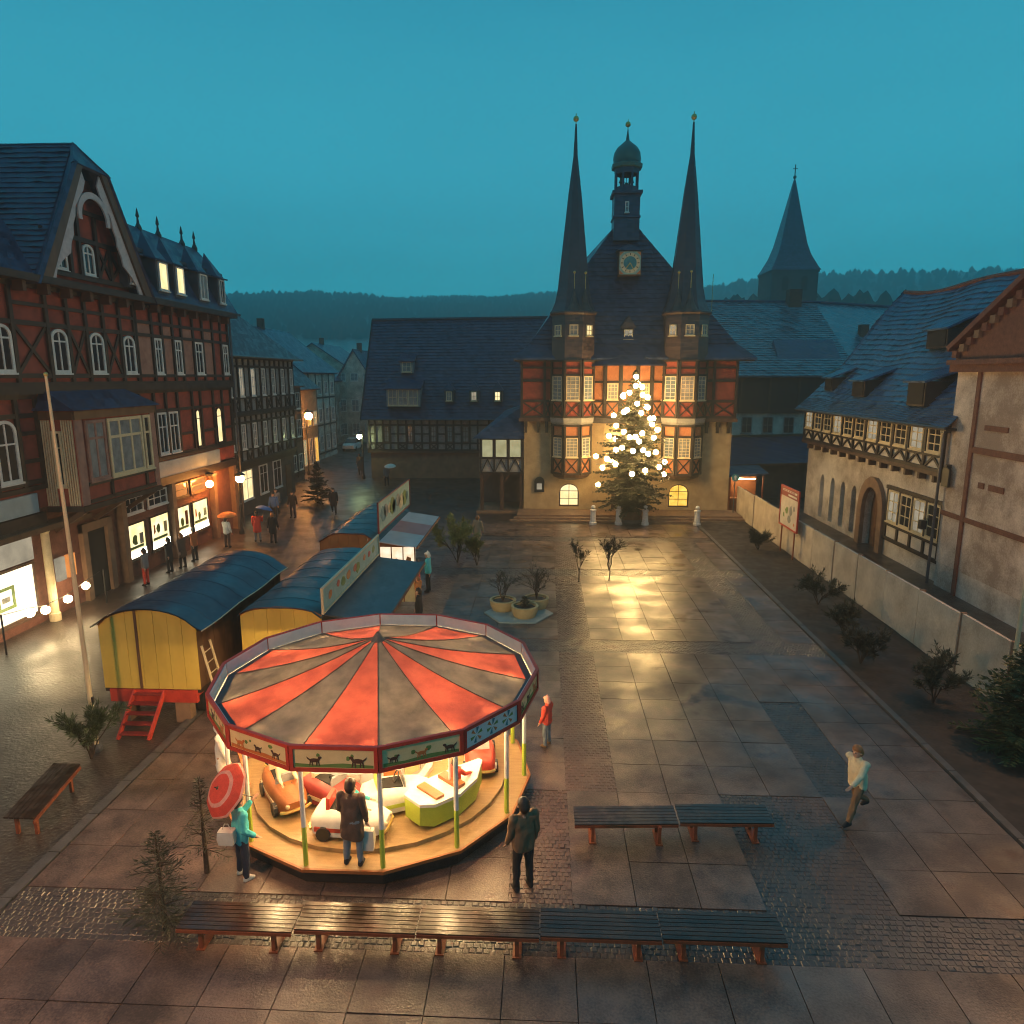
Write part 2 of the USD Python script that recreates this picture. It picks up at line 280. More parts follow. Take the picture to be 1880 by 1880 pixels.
glow('lamp_street_dim', (1.0, .47, .19), 300.0)
glow('lamp_stall', (1.0, .85, .6), 12.0)
glow('lamp_ride', (1.0, .68, .31), 250.0)
lit_window('win_shop', (.75, .58, .22), (1.0, .86, .5), 1.0)
lit_window('win_bright', (1.0, .82, .45), (1.0, .93, .66), 1.25, 1.0)
lit_window('win_yellow', (.8, .6, .25), (1.0, .82, .45), .8)
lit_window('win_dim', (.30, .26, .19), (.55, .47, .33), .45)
lit_window('win_pale', (.36, .34, .17), (.55, .52, .3), .42)
lit_window('win_amber', (.7, .33, .03), (1.0, .62, .12), .8, 2.5)
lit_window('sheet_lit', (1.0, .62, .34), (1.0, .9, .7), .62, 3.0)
lit_window('win_orange', (.7, .22, .05), (.9, .34, .09), .55, 2.0)

# ================================================================== the setting: ground, plaza, kerbs, bed, hills
rng = np.random.default_rng(7)
def ground_mesh():
    rs = [0, 30, 70, 130, 220, 330, 480, 700, 900, 1050, 1150, 1250]; n = 96; rings = []
    for r in rs:
        an = np.arange(n) * 2 * PI / n; x, y = r * np.cos(an), 30 + r * np.sin(an)
        d = np.maximum(0, r - 200.0); h = np.zeros(n)
        if d > 0:
            nz = meshkit.fbm(np.stack([x / 300, y / 300, 0 * x], 1), 3, 5); h = np.clip(d / 700, 0, 1) ** 1.25 * (70 + 72 * nz)
        rings.append(np.stack([x, y, h - .08], 1))
    return loft(rings, cap=False)
GV, GF = ground_mesh()
single('ground', (GV, GF), 'ground', 'wet dark ground of the town', 'ground', kind='structure', smooth=True)

# pavement of the square: a grid of 1.11 m cells, some of large slabs, some of small cobbles
CX, CY, X0, Y0 = 1.11, 1.13, .56, 14.0
def cell_kind(i, j):
    """i counts columns from x = .56, j rows from y = 14; slab, grey cobbles (c) or red cobbles (r)"""
    if j == -4: return 'c'
    if j in (-3, -2, -1):
        if i == -1: return 'r'
        if i == 3: return 'c'
        if i == 4: return 'r'
        return 's'
    if j < -4: return 's'
    if j in (7, 15, 21): return 'c'
    if 0 <= j <= 3 and i == 5: return 'c'
    if i == 0: return 'r'
    if i == -5 and j > 7: return 'r'
    if i == 6 and j > 7 and j < 21: return 'c'
    return 's'
plaza = Thing('plaza', 'wet market square paved with large slabs and cobbled bands', 'square', (0, 20, 0), kind='structure')
cells = []
for i in range(-9, 8):
    for j in range(-9, 25):
        x0, y0 = X0 + CX * i, Y0 + CY * j
        if i == -9: x0 = -9.22
        x1, y1 = X0 + CX * (i + 1), y0 + CY
        if i == 7: x1 = 9.36
        cells.append((np.hypot((x0 + x1) / 2, (y0 + y1) / 2), cell_kind(i, j), x0, x1, y0, y1))
cells.sort(key=lambda c: c[0])
far, ns, stones, bedm = [], 0, [], []
for d, k, x0, x1, y0, y1 in cells:
    if k == 's':
        if rng.random() < .0: continue
        z = rng.normal(0, .0025); tl = rng.normal(0, .0022, 2); g = .007
        v, f = box(x0 + g, x1 - g, y0 + g, y1 - g, -.07, z); top = v[:, 2] > -.01
        v[top, 2] += tl[0] * np.sign(v[top, 0] - (x0 + x1) / 2) + tl[1] * np.sign(v[top, 1] - (y0 + y1) / 2)
        if ns < 300 and y1 > 6.5: plaza.add('paving_slab', (v, f), 'slab'); ns += 1
        else: far.append((v, f))
    else:
        bedm.append((k, box(x0, x1, y0, y1, -.07, -.018)))
        n = 10 if d < 30 else 6; s = (x1 - x0) / n; t = (y1 - y0) / n
        for a in range(n):
            for b in range(n):
                cx, cy = x0 + (a + .5 + (.25 if b % 2 else -.25)) * s + rng.normal(0, .007), y0 + (b + .5) * t + rng.normal(0, .006)
                stones.append((d, k, cx, cy, s * .475, t * .475, rng.normal(-.008, .004), rng.normal(0, .06)))
plaza.add('far_paving_slabs', cat(*far), 'slab', kind='stuff')
def cobble(cx, cy, a, b, z, r):
    c, s_ = math.cos(r), math.sin(r); q = np.array([(-a, -b), (a, -b), (a, b), (-a, b)]); v = []
    for k, zz in ((1.0, -.07), (1.0, z - .014), (.74, z)): v += [(cx + k * (c * u - s_ * w), cy + k * (s_ * u + c * w), zz) for u, w in q]
    f = [[i + 4 * l, (i + 1) % 4 + 4 * l, (i + 1) % 4 + 4 * l + 4, i + 4 * l + 4] for l in (0, 1) for i in range(4)] + [[8, 9, 10, 11]]
    return tri((np.array(v), np.array(f)))
stones.sort(key=lambda c: c[0]); near = [c for c in stones if c[3] > 8.9][:300]
nearset = set(map(id, near))
for c in near: plaza.add('cobble', cobble(*c[2:]), 'cobble' if c[1] == 'c' else 'cobble_red')
for k, nm in (('c', 'cobble'), ('r', 'cobble_red')):
    plaza.add('grey_cobbles' if k == 'c' else 'red_cobbles', cat(*[cobble(*c[2:]) for c in stones if c[1] == k and id(c) not in nearset]), nm, kind='stuff')

for k, nm in (('c', 'cobble'), ('r', 'cobble_red')): plaza.add('joint_sand', cat(*[m for q, m in bedm if q == k]), nm, kind='stuff')
# kerbs: rows of single kerb stones
kerb = Thing('kerb', 'long low stone kerb along the road past the caravan', 'kerb', (-9.4, 20, 0), kind='structure')
for k in range(34):
    y = 5.5 + k * 1.2; kerb.add('kerb_stone', box(-9.47, -9.25, y + .008, y + 1.192, -.08, .012 + rng.normal(0, .003)), 'kerb')
kerb2 = Thing('kerb', 'long low stone kerb beside the planted strip at the fence', 'kerb', (9.5, 20, 0), kind='structure')
for k in range(34):
    y = 5.5 + k * 1.2; kerb2.add('kerb_stone', box(9.39, 9.56, y + .008, y + 1.192, -.08, .055 + rng.normal(0, .003)), 'kerb')
def bed_mesh():
    xs, ys = np.linspace(9.56, 12.62, 16), np.linspace(5, 46, 120); g = np.array([(x, y) for y in ys for x in xs])
    z = .0 + .07 * meshkit.fbm(np.stack([g[:, 0] * 1.3, g[:, 1] * 1.3, 0 * g[:, 0]], 1), 3, 3); n = len(xs)
    f = [[j * n + i, j * n + i + 1, (j + 1) * n + i + 1, (j + 1) * n + i] for j in range(len(ys) - 1) for i in range(n - 1)]
    return tri((np.column_stack([g, z]), np.array(f)))
single('flower_bed', bed_mesh(), 'soil', 'strip of bare dark soil between the square and the fence', 'flower bed', kind='structure', smooth=True)

# wooded hills: each crown a small rough cone or dome, far too many to count
from scipy.spatial import cKDTree
def terrain_z(x, y):
    t = trimesh.Trimesh(GV, GF, process=False); return t
def forest_mesh(seed, pts, hs):
    r = np.random.default_rng(seed); vs, fs, n = [], [], 0
    base = [(1.0, 0.0), (1.25, .28), (.95, .55), (.5, .82)]
    for (x, y, z), h in zip(pts, hs):
        k = 6; a0 = r.random() * 6.3; w = h * r.uniform(.26, .42); v = []
        for rr, zz in base:
            for j in range(k):
                a = a0 + j * 2 * PI / k; q = rr * w * r.uniform(.72, 1.2); v.append((x + q * math.cos(a), y + q * math.sin(a), z + zz * h + r.uniform(-.05, .05) * h))
        v.append((x + r.normal(0, .05) * h, y, z + h)); f = [[i * k + j, i * k + (j + 1) % k, (i + 1) * k + (j + 1) % k, (i + 1) * k + j] for i in range(3) for j in range(k)]
        f = np.vstack([tri((np.array(v), np.array(f)))[1], [[18 + j, 18 + (j + 1) % k, 24] for j in range(k)]]); vs.append(np.array(v)); fs.append(f + n); n += 25
    return np.vstack(vs), np.vstack(fs)
def on_terrain(P):
    """height of the ground mesh under points, from its rings"""
    rs = np.array([0, 30, 70, 130, 220, 330, 480, 700, 900, 1050, 1150, 1250.]); n = 96; out = []
    Z = GV[:, 2].reshape(len(rs), n)
    for x, y in P:
        r = math.hypot(x, y - 30); a = (math.atan2(y - 30, x) % (2 * PI)) / (2 * PI) * n; i = min(np.searchsorted(rs, r) - 1, len(rs) - 2); u = (r - rs[i]) / (rs[i + 1] - rs[i]); j = int(a) % n; w = a - int(a)
        out.append((Z[i, j] * (1 - w) + Z[i, (j + 1) % n] * w) * (1 - u) + (Z[i + 1, j] * (1 - w) + Z[i + 1, (j + 1) % n] * w) * u)
    return np.array(out)
fr = np.random.default_rng(21); P = []
for _ in range(11000):
    a = fr.uniform(-.80, .80); r = fr.uniform(480, 1130); P.append((r * math.sin(a), 30 + r * math.cos(a)))
P = np.array(P); z = on_terrain(P)
single('hill_forest', forest_mesh(3, np.column_stack([P, z - 1]), fr.uniform(4, 9, len(P))), 'forest', 'dark wooded hills beyond the roofs fading into the mist', 'forest', kind='stuff', smooth=40)
# the nearer wooded ridge behind the church
P = np.array([(fr.uniform(55, 180), fr.uniform(240, 300)) for _ in range(420)]); 
ridge = lambda x: 26 + 5.5 * np.exp(-((x - 95) / 45) ** 2)
hx = np.linspace(35, 210, 40); HV = []
for x in hx: HV += [(x, 225, on_terrain([(x, 225)])[0] - 1), (x, 262, ridge(x)), (x, 320, ridge(x) - 2), (x, 370, on_terrain([(x, 370)])[0] - 1)]
HF = [[i * 4 + j, i * 4 + j + 1, (i + 1) * 4 + j + 1, (i + 1) * 4 + j] for i in range(39) for j in range(3)]
single('hillside', tri((np.array(HV), np.array(HF))), 'hill_grass', 'low wooded ridge behind the church tower', 'hill', kind='structure', smooth=True)
zz = np.array([np.interp(y, [225, 262, 320], [on_terrain([(x, 225)])[0], ridge(x), ridge(x) - 2]) for x, y in P])
single('ridge_wood', forest_mesh(4, np.column_stack([P, zz - 1]), fr.uniform(5, 10, len(P))), 'forest', 'wood on the low ridge behind the church tower', 'wood', kind='stuff', smooth=40)

# ================================================================== building pieces
def window(T, fr, a0, a1, z0, z1, cols=2, rows=2, d=0.0, frame='white_paint', pane='glass_dark', shape='rect', fw=.07, bw=.035, transom=None, label=None, name='window'):
    """frame standing in the wall, one pane behind, glazing bars on it"""
    out = Polygon([(a0, z0), (a1, z0), (a1, z1), (a0, z1)]) if shape == 'rect' else Polygon(arch(a0, a1, z0, z1, .8))
    inn = out.buffer(-fw, join_style=2)
    ring = out.difference(inn)
    fpath = T.add(name, cat(fr.poly(ring, d, d + .07), fr.box(a0 - .05, a1 + .05, z0 - .07, z0, d, d + .11)), frame, label=label)
    T.add('pane', fr.poly(inn, d + .005, d + .02), pane, parent=fpath)
    bars = []
    for k in range(1, cols): x = a0 + (a1 - a0) * k / cols; bars.append(fr.box(x - bw / 2, x + bw / 2, z0 + fw, z1 - fw * (1 if shape == 'rect' else 1.2), d + .02, d + .05))
    for k in range(1, rows):
        z = z0 + (z1 - z0) * (k / rows if transom is None or rows > 2 else transom); bars.append(fr.box(a0 + fw, a1 - fw, z - bw / 2, z + bw / 2, d + .02, d + .052))
    if bars: T.add('glazing_bars', cat(*bars), frame, parent=fpath)
    return fpath
def timber_floor(T, fr, a0, a1, z0, z1, posts, sill=None, head=None, wins={}, braces='', d=0.02, th=.09, w=.16, mat='timber', infill=None, xpanels=(), panes=None):
    """posts: positions along the wall; wins: bay -> kwargs for window(); braces: per-bay letters x, a, v, k or ."""
    B = lambda m: T.add('beam', m, mat)
    B(fr.box(a0, a1, z0, z0 + w, d, d + th + .02)); B(fr.box(a0, a1, z1 - w, z1, d, d + th + .02))
    if sill: B(fr.box(a0, a1, sill - w / 2, sill + w / 2, d, d + th - .012))
    if head: B(fr.box(a0, a1, head - w / 2, head + w / 2, d, d + th - .012))
    for p in posts: B(fr.box(p - w / 2, p + w / 2, z0 + w, z1 - w, d, d + th))
    zs = (sill - w / 2) if sill else z1 - w
    for i in range(len(posts) - 1):
        l, r = posts[i] + w / 2, posts[i + 1] - w / 2; lo, hi = z0 + w, zs; k = braces[i] if i < len(braces) else '.'
        m = (l + r) / 2; q = w * .62
        if k == 'x': B(fr.beam(l, lo, r, hi, q, d, d + th - .03)); B(fr.beam(l, hi, r, lo, q, d, d + th - .033))
        if k == 'v': B(fr.beam(l, hi, m, lo, q, d, d + th - .03)); B(fr.beam(r, hi, m, lo, q, d, d + th - .033))
        if k == 'a': B(fr.beam(l, lo, m, hi, q, d, d + th - .03)); B(fr.beam(r, lo, m, hi, q, d, d + th - .033))
        if k == 'K':
            top = z1 - w; B(fr.beam(l, lo, r, top, q, d, d + th - .03)); B(fr.beam(l, top, r, lo, q, d, d + th - .033))
        if i in wins:
            kw = dict(wins[i]); zb = kw.pop('z0', (sill or z0) + w / 2); zt = kw.pop('z1', (head or z1) - w / 2); g = kw.pop('gap', .03)
            window(T, fr, l + g, r - g, zb + .02, zt - .02, d=d + .01, **kw)

def courses(T, fn, n, m, mat, seed=0, step=.05):
    """overlapping courses of slates or tiles on a roof slope; fn(u, v): u along the eaves, v up the slope"""
    r = np.random.default_rng(seed); us = np.linspace(0, 1, m)
    for i in range(n):
        lo, hi = i / n, min(1, (i + 1.04) / n); rows_ = []
        A = np.array([fn(u, lo) for u in us]); B = np.array([fn(u, hi) for u in us]); nn = np.cross(A[-1] - A[0], B[0] - A[0]); nn /= np.linalg.norm(nn); nn = nn if nn[2] > 0 else -nn
        j = r.normal(0, step * .22, (m, 1)); up = (B - A) * r.normal(0, .05, (m, 1))
        T.add('tile_course', loft([A + nn * .004 + up, A + nn * (step + j) + up, B + nn * (.008 + .3 * abs(j))], close=False), mat)
def bil(a, b, c, d):
    a, b, c, d = (np.asarray(k, float) for k in (a, b, c, d)); return lambda u, v: (a * (1 - u) + b * u) * (1 - v) + (c * (1 - u) + d * u) * v
# ------------------------------------------------------------------ the town hall
th = Thing('town_hall', 'half-timbered red town hall with twin needle spires and a clock gable', 'town hall', (5.4, 46, 0))
FT = Fr((0, 46, 0), (1, 0, 0), (0, -1, 0))
# stone ground storey with three openings
stone = Polygon([(-1.33, .25), (12.16, .25), (12.16, 6.1), (-1.33, 6.1)])
op = [Polygon(arch(1.02, 2.36, .42, 1.98)), Polygon(arch(8.26, 9.62, .42, 1.98)), Polygon(arch(4.5, 6.2, .26, 2.6))]
for o in op: stone = stone.difference(o)
th.add('stone_wall', [FT.poly(stone, -.5, 0), box(-1.33, -.83, 46.5, 58, .25, 6.1), box(11.66, 12.16, 46.5, 58, .25, 6.1)], 'stone_cream')
for a0, a1, m in ((1.02, 2.36, 'win_yellow'), (8.26, 9.62, 'win_amber')):
    w_ = window(th, FT, a0 + .02, a1 - .02, .44, 1.96, cols=2, rows=3, d=-.2, frame='timber_brown', pane=m, shape='arch', name='arched_window')
dr = th.add('door', FT.poly(arch(4.5, 6.2, .26, 2.6), -.42, -.32), 'brown_wood', label='dark arched main door')
for k in range(6): th.add('door_board', FT.box(4.6 + k * .26, 4.83 + k * .26, .3, 1.9, -.32, -.29), 'timber_brown', parent=dr)
th.add('handle', FT.box(5.3, 5.36, 1.2, 1.45, -.28, -.24), 'black_iron', parent=dr)
# terrace and its steps
th.add('terrace', box(-1.7, 12.6, 43.9, 46, -.08, .25), 'stone_brown')
for k in range(2): th.add('step', box(-1.9 - .25 * k, 12.8 + .25 * k, 43.9 - .38 * (k + 1), 43.9 - .38 * k, -.08, .25 - .11 * (k + 1)), 'stone_brown')
# wall lantern
ln = th.add('wall_lantern', FT.poly(arch(-.62, .04, 1.42, 2.42), .02, .2), 'black_iron', label='arched black lantern on the stone wall')
th.add('lamp_glass', FT.box(-.46, -.12, 1.6, 2.0, .2, .23), 'win_dim', parent=ln)
# upper storey: red panels between dark posts, jettied over the stone
FU = Fr((0, 45.65, 0), (1, 0, 0), (0, -1, 0))
th.add('upper_wall', [box(-1.55, 12.25, 45.65, 57.8, 6.1, 10.15)], 'infill_red')
def panel(fr, a0, a1, z0, z1, m, d=.0): th.add('panel', fr.box(a0, a1, z0, z1, d, d + .03), m)
for a0, a1, posts, br in ((-1.55, .5, [-1.47, .0, .45], 'xx'), (10.1, 12.25, [10.16, 10.75, 12.17], 'xx')):
    timber_floor(th, FU, a0, a1, 6.3, 10.1, posts, sill=7.4, head=8.7, braces=br)
    for k in range(len(posts) - 1): th.add('beam', FU.box(posts[k] + .08, posts[k + 1] - .08, 9.45, 9.57, .02, .1), 'timber')
for x in (-1.2, -.4, .15, 10.5, 11.2, 11.9): th.add('corbel', [FT.box(x - .1, x + .1, 5.75, 6.25, 0, .42), FT.box(x - .08, x + .08, 5.35, 5.75, 0, .2)], 'timber')
th.add('jetty_beam', [FU.box(-1.65, .5, 6.1, 6.32, 0, .16), FU.box(10.1, 12.35, 6.1, 6.32, 0, .16)], 'timber_brown')
# bowed middle: five faces between the bays
BOW = [(3.02, 45.62), (3.85, 45.2), (4.8, 44.98), (5.85, 44.98), (6.75, 45.2), (7.58, 45.62)]
th.add('bowed_wall', loft([[(x, y, .25 if False else 2.9) for x, y in BOW + [(7.6, 46.2), (3.0, 46.2)]], [(x, y, 6.1) for x, y in BOW + [(7.6, 46.2), (3.0, 46.2)]]]), 'stone_cream')
th.add('bowed_upper_wall', loft([[(x, y, 6.1) for x, y in BOW + [(7.6, 46.2), (3.0, 46.2)]], [(x, y, 9.9) for x, y in BOW + [(7.6, 46.2), (3.0, 46.2)]]]), 'infill_orange')
for k in range(5):
    (xa, ya), (xb, yb) = BOW[k], BOW[k + 1]; u = np.array([xb - xa, yb - ya, 0]); L = np.linalg.norm(u); n = np.array([u[1], -u[0], 0]); n = n if n[1] < 0 else -n
    f = Fr((xa, ya, 0), u, n)
    wn = {0: dict(cols=3, rows=4, pane='glass_pale', frame='cream_paint', z0=7.5)} if k in (1, 3) else {}
    timber_floor(th, f, 0, L, 6.35, 9.75, [.05, L - .05], sill=7.4, head=8.62, braces='x', wins=wn, w=.13)
    th.add('bressumer', f.box(-.02, L + .02, 6.02, 6.34, 0, .2), 'stone_dark')
# the two octagonal bays, turrets and spires
def octo(cx, cy, a, z): R = a / math.cos(PI / 8); return [(cx + R * math.cos(t), cy + R * math.sin(t), z) for t in -PI / 2 - PI / 8 + np.arange(8) * PI / 4]
for side, cx in enumerate((1.77, 8.85)):
    cy, a = 45.75, 1.2
    th.add('bay_base', loft([octo(cx, cy, .4, 2.3), octo(cx, cy, .8, 2.4), octo(cx, cy, 1.12, 2.55), octo(cx, cy, a + .04, 2.78)]), 'timber_brown', label='moulded corbel under a bay')
    th.add('bay_wall', loft([octo(cx, cy, a, 2.78), octo(cx, cy, a, 5.92)]), 'infill_orange' if side == 0 else 'infill_orange')
    th.add('bay_cove', loft([octo(cx, cy, a + .02, 5.92), octo(cx, cy, a + .16, 6.1), octo(cx, cy, a + .2, 6.4)]), 'infill_grey')
    th.add('bay_upper_wall', loft([octo(cx, cy, a + .1, 6.4), octo(cx, cy, a + .1, 10.0)]), 'infill_red')
    for lev, (aa, z0, z1, sl, hd) in enumerate(((a, 2.75, 5.95, 3.82, 5.2), (a + .1, 6.38, 9.98, 7.42, 9.05))):
        P = octo(cx, cy, aa, 0)
        for k in (7, 0, 1, 6, 2) if False else (0, 1, 7, 6, 2):
            p, q = np.array(P[k]), np.array(P[(k + 1) % 8]); u = q - p; L = np.linalg.norm(u); n = (p + q) / 2 - (cx, cy, 0)
            if n[1] > .2: continue
            f = Fr(p, u, n)
            lit = 'win_pale' if (k == 1 and side == 0) or (k == 7 and side == 1) else 'glass_pale'
            timber_floor(th, f, 0, L, z0, z1, [.05, L - .05], sill=sl, head=hd, braces='x', w=.12, wins={0: dict(cols=3 if k == 0 else 2, rows=6 if lev else 6, pane=lit, frame='cream_paint', gap=.015, fw=.05, bw=.026)})
            if lev: th.add('beam', f.box(.08, L - .08, 9.42, 9.52, .02, .09), 'timber')
    # turret in shingles over the eaves, with its little windows and gablets
    th.add('turret', loft([octo(cx, cy, a + .12, 9.9), octo(cx, cy, a + .12, 12.85)]), 'shingle')
    th.add('turret_cornice', loft([octo(cx, cy, a + .14, 12.7), octo(cx, cy, a + .26, 12.8), octo(cx, cy, a + .26, 12.9), octo(cx, cy, a + .1, 12.95)]), 'shingle')
    P = octo(cx, cy, a + .12, 0)
    for k in (0, 1, 7):
        p, q = np.array(P[k]), np.array(P[(k + 1) % 8]); u = q - p; L = np.linalg.norm(u); f = Fr(p, u, (p + q) / 2 - (cx, cy, 0))
        lit = 'win_yellow' if (side, k) == (0, 1) else ('win_dim' if (side, k) == (1, 7) else 'glass_pale')
        window(th, f, L / 2 - .27, L / 2 + .27, 11.45, 12.1, cols=2, rows=2, pane=lit, frame='cream_paint', fw=.06, bw=.04, d=.01)
    th.add('spire', loft([octo(cx, cy + .4, 1.42, 12.9), octo(cx, cy + .42, 1.16, 13.5), octo(cx, cy + .45, .98, 14.4), octo(cx, cy + .45, .90, 15.2), octo(cx, cy + .45, .40, 20.0), octo(cx, cy + .45, .13, 22.2), octo(cx, cy + .45, .05, 24.0)]), 'slate_purple', label='tall needle spire')
    sp = th.add('spire_finial', [tube([(cx, cy + .45, 23.9), (cx, cy + .45, 24.6)], .03, 6), ball((cx, cy + .45, 24.3), .17, 2)], 'gold')
    for k in (0, 1) if side == 0 else (0, 7):
        p, q = np.array(P[k]), np.array(P[(k + 1) % 8]); m = (p + q) / 2; m2 = m + (np.array([cx, cy, 0]) - m) * .25
        g = th.add('gablet', [lathe([(.52, 12.85), (.5, 12.95), (.26, 13.35), (.12, 13.9), (.03, 14.25)], 8, (m2[0], m2[1]))], 'shingle')
        th.add('finial', [tube([(m2[0], m2[1], 14.1), (m2[0], m2[1], 15.2)], .022, 6), ball((m2[0], m2[1], 15.22), .085, 1)], 'gold', parent=g)
# main roof: steep hip rising to the clock tower, flared at the eaves
E0 = [(-2.0, 45.0, 10.12), (13.2, 45.0, 10.12), (13.2, 59.5, 10.12), (-2.0, 59.5, 10.12)]
E1 = [(-1.0, 45.85, 11.0), (12.1, 45.85, 11.0), (12.1, 58.6, 11.0), (-1.0, 58.6, 11.0)]
th.add('eaves', loft([[(x, y, z - .14) for x, y, z in E0], E0, E1]), 'slate')
th.add('roof', hull([(-.98, 45.88, 10.99), (12.08, 45.88, 10.99), (12.08, 58.6, 10.99), (-.98, 58.6, 10.99), (4.4, 48.6, 18.5), (6.0, 48.6, 18.5), (2.75, 50.6, 16.95), (6.0, 55, 17.2), (2.75, 55, 16.95)]), 'slate')
courses(th, bil((-.98, 45.86, 11.0), (12.08, 45.86, 11.0), (4.4, 48.58, 18.5), (6.0, 48.58, 18.5)), 26, 40, 'slate', 3)
th.add('soffit', box(-1.9, 13.1, 45.1, 45.66, 9.9, 10.0), 'timber')
SK = [(x + (x - 5.3) * .13, y - .45, 9.62) for x, y in BOW]
th.add('skirt_roof', loft([SK, [(x + (x - 5.3) * .12, y - .42, 9.72) for x, y in BOW], [(3.1 + .88 * k, 45.9, 11.05) for k in range(6)]], close=False), 'slate')
th.add('skirt_soffit', loft([SK, [(x, y + .05, 9.62) for x, y in BOW]], close=False), 'timber')
# clock board
FC = Fr((0, 46.75, 0), (1, 0, 0), (0, -1, 0))
ck = th.add('clock', [FC.box(4.64, 6.06, 15.3, 16.76, -1.3, .0)], 'timber_brown', label='square painted clock face on the gable')
th.add('clock_face', FC.box(4.68, 6.02, 15.34, 16.72, .0, .03), 'panel_aqua', parent=ck)
ring = Polygon([(5.35 + .62 * math.cos(t), 16.03 + .62 * math.sin(t)) for t in np.linspace(0, 2 * PI, 40)], [[(5.35 + .42 * math.cos(t), 16.03 + .42 * math.sin(t)) for t in np.linspace(0, 2 * PI, 40)]])
th.add('dial_ring', FC.poly(ring, .03, .05), 'cream_paint', parent=ck)
th.add('dial', FC.poly([(5.35 + .40 * math.cos(t), 16.03 + .40 * math.sin(t)) for t in np.linspace(0, 2 * PI, 32)], .03, .045), 'print_teal', parent=ck)
marks = [FC.beam(5.35 + .46 * math.cos(t), 16.03 + .46 * math.sin(t), 5.35 + .59 * math.cos(t), 16.03 + .59 * math.sin(t), .05, .05, .065) for t in np.arange(12) * PI / 6]
th.add('hour_marks', cat(*marks), 'print_brown', parent=ck)
th.add('corner_ornament', cat(*[FC.poly([(5.35 + sx * .66, 16.03 + sz * .67), (5.35 + sx * .66, 16.03 + sz * .42), (5.35 + sx * .42, 16.03 + sz * .67)], .03, .045) for sx in (-1, 1) for sz in (-1, 1)]), 'print_orange', parent=ck)
th.add('clock_hand', FC.beam(5.35, 16.03, 5.12, 15.72, .06, .068, .085), 'gold', parent=ck)
th.add('clock_hand', FC.beam(5.35, 16.03, 5.62, 15.55, .045, .09, .105), 'gold', parent=ck)
th.add('clock_roof', [hull([(4.5, 46.6, 16.78), (6.2, 46.6, 16.78), (4.5, 49, 17.0), (6.2, 49, 17.0), (5.35, 46.7, 17.15), (5.35, 49, 17.6)])], 'slate')
# small dormer under the clock
FD = Fr((0, 46.05, 0), (1, 0, 0), (0, -1, 0))
dm = th.add('dormer', [FD.box(4.95, 5.65, 11.1, 12.05, -1.2, 0), hull([(4.8, 45.95, 12.0), (5.8, 45.95, 12.0), (4.8, 47.3, 12.3), (5.8, 47.3, 12.3), (5.3, 46.0, 12.75), (5.3, 47.6, 12.9)])], 'shingle')
window(th, FD, 5.02, 5.58, 11.3, 11.9, pane='win_dim', frame='cream_paint', fw=.06, d=.005)
# tower over the gable: square shaft, open belfry, green dome, spike
th.add('tower_shaft', [box(4.36, 6.0, 47.9, 49.5, 17.6, 20.55)], 'slate')
th.add('tower_cornice', box(4.22, 6.14, 47.76, 49.64, 20.45, 20.62), 'slate'); th.add('tower_band', box(4.3, 6.06, 47.84, 49.56, 19.0, 19.1), 'slate')
FW_ = Fr((0, 47.9, 0), (1, 0, 0), (0, -1, 0)); window(th, FW_, 5.05, 5.3, 19.3, 19.95, cols=1, rows=2, pane='glass_pale', fw=.05, d=.005)
tc = (5.18, 48.7)
for k in range(8):
    t = PI / 8 + k * PI / 4; x, y = tc[0] + .74 * math.cos(t), tc[1] + .74 * math.sin(t); th.add('belfry_post', tube([(x, y, 20.6), (x, y, 22.05)], .075, 6), 'slate')
th.add('belfry_rail', lathe([(.70, 20.6), (.78, 20.6), (.78, 20.95), (.70, 20.95)], 8, tc, PI / 8), 'slate')
th.add('belfry_arches', lathe([(.68, 21.75), (.80, 21.75), (.86, 22.1), (.68, 22.1)], 8, tc, PI / 8), 'slate')
for i, (bx, bz, br) in enumerate(((-.3, 21.5, .2), (.3, 21.5, .2), (0, 21.2, .26))): th.add('bell', lathe([(br, bz - br * 1.1), (br * .85, bz - br * .8), (br * .6, bz - br * .1), (br * .3, bz + br * .3), (.02, bz + br * .38), (.03, 22.1)], 10, (tc[0] + bx, tc[1])), 'copper')
th.add('dome_eave', lathe([(.8, 22.05), (1.02, 22.1), (1.04, 22.3), (.88, 22.42)], 8, tc, PI / 8), 'copper')
th.add('dome', lathe([(.86, 22.42), (.90, 22.7), (.84, 23.05), (.66, 23.35), (.36, 23.6), (.12, 23.8), (.06, 24.2), (.02, 24.5)], 16, tc), 'copper', label='green copper onion dome', smooth=40)
th.add('dome_finial', [ball((tc[0], tc[1], 24.75), .17, 2), tube([(tc[0], tc[1], 24.4), (tc[0], tc[1], 25.05)], .025, 6)], 'gold')
for x in (13.0,): th.add('corner_finial', tube([(10.9, 48, 12.2), (10.9, 48, 15.5)], .02, 5), 'gold')

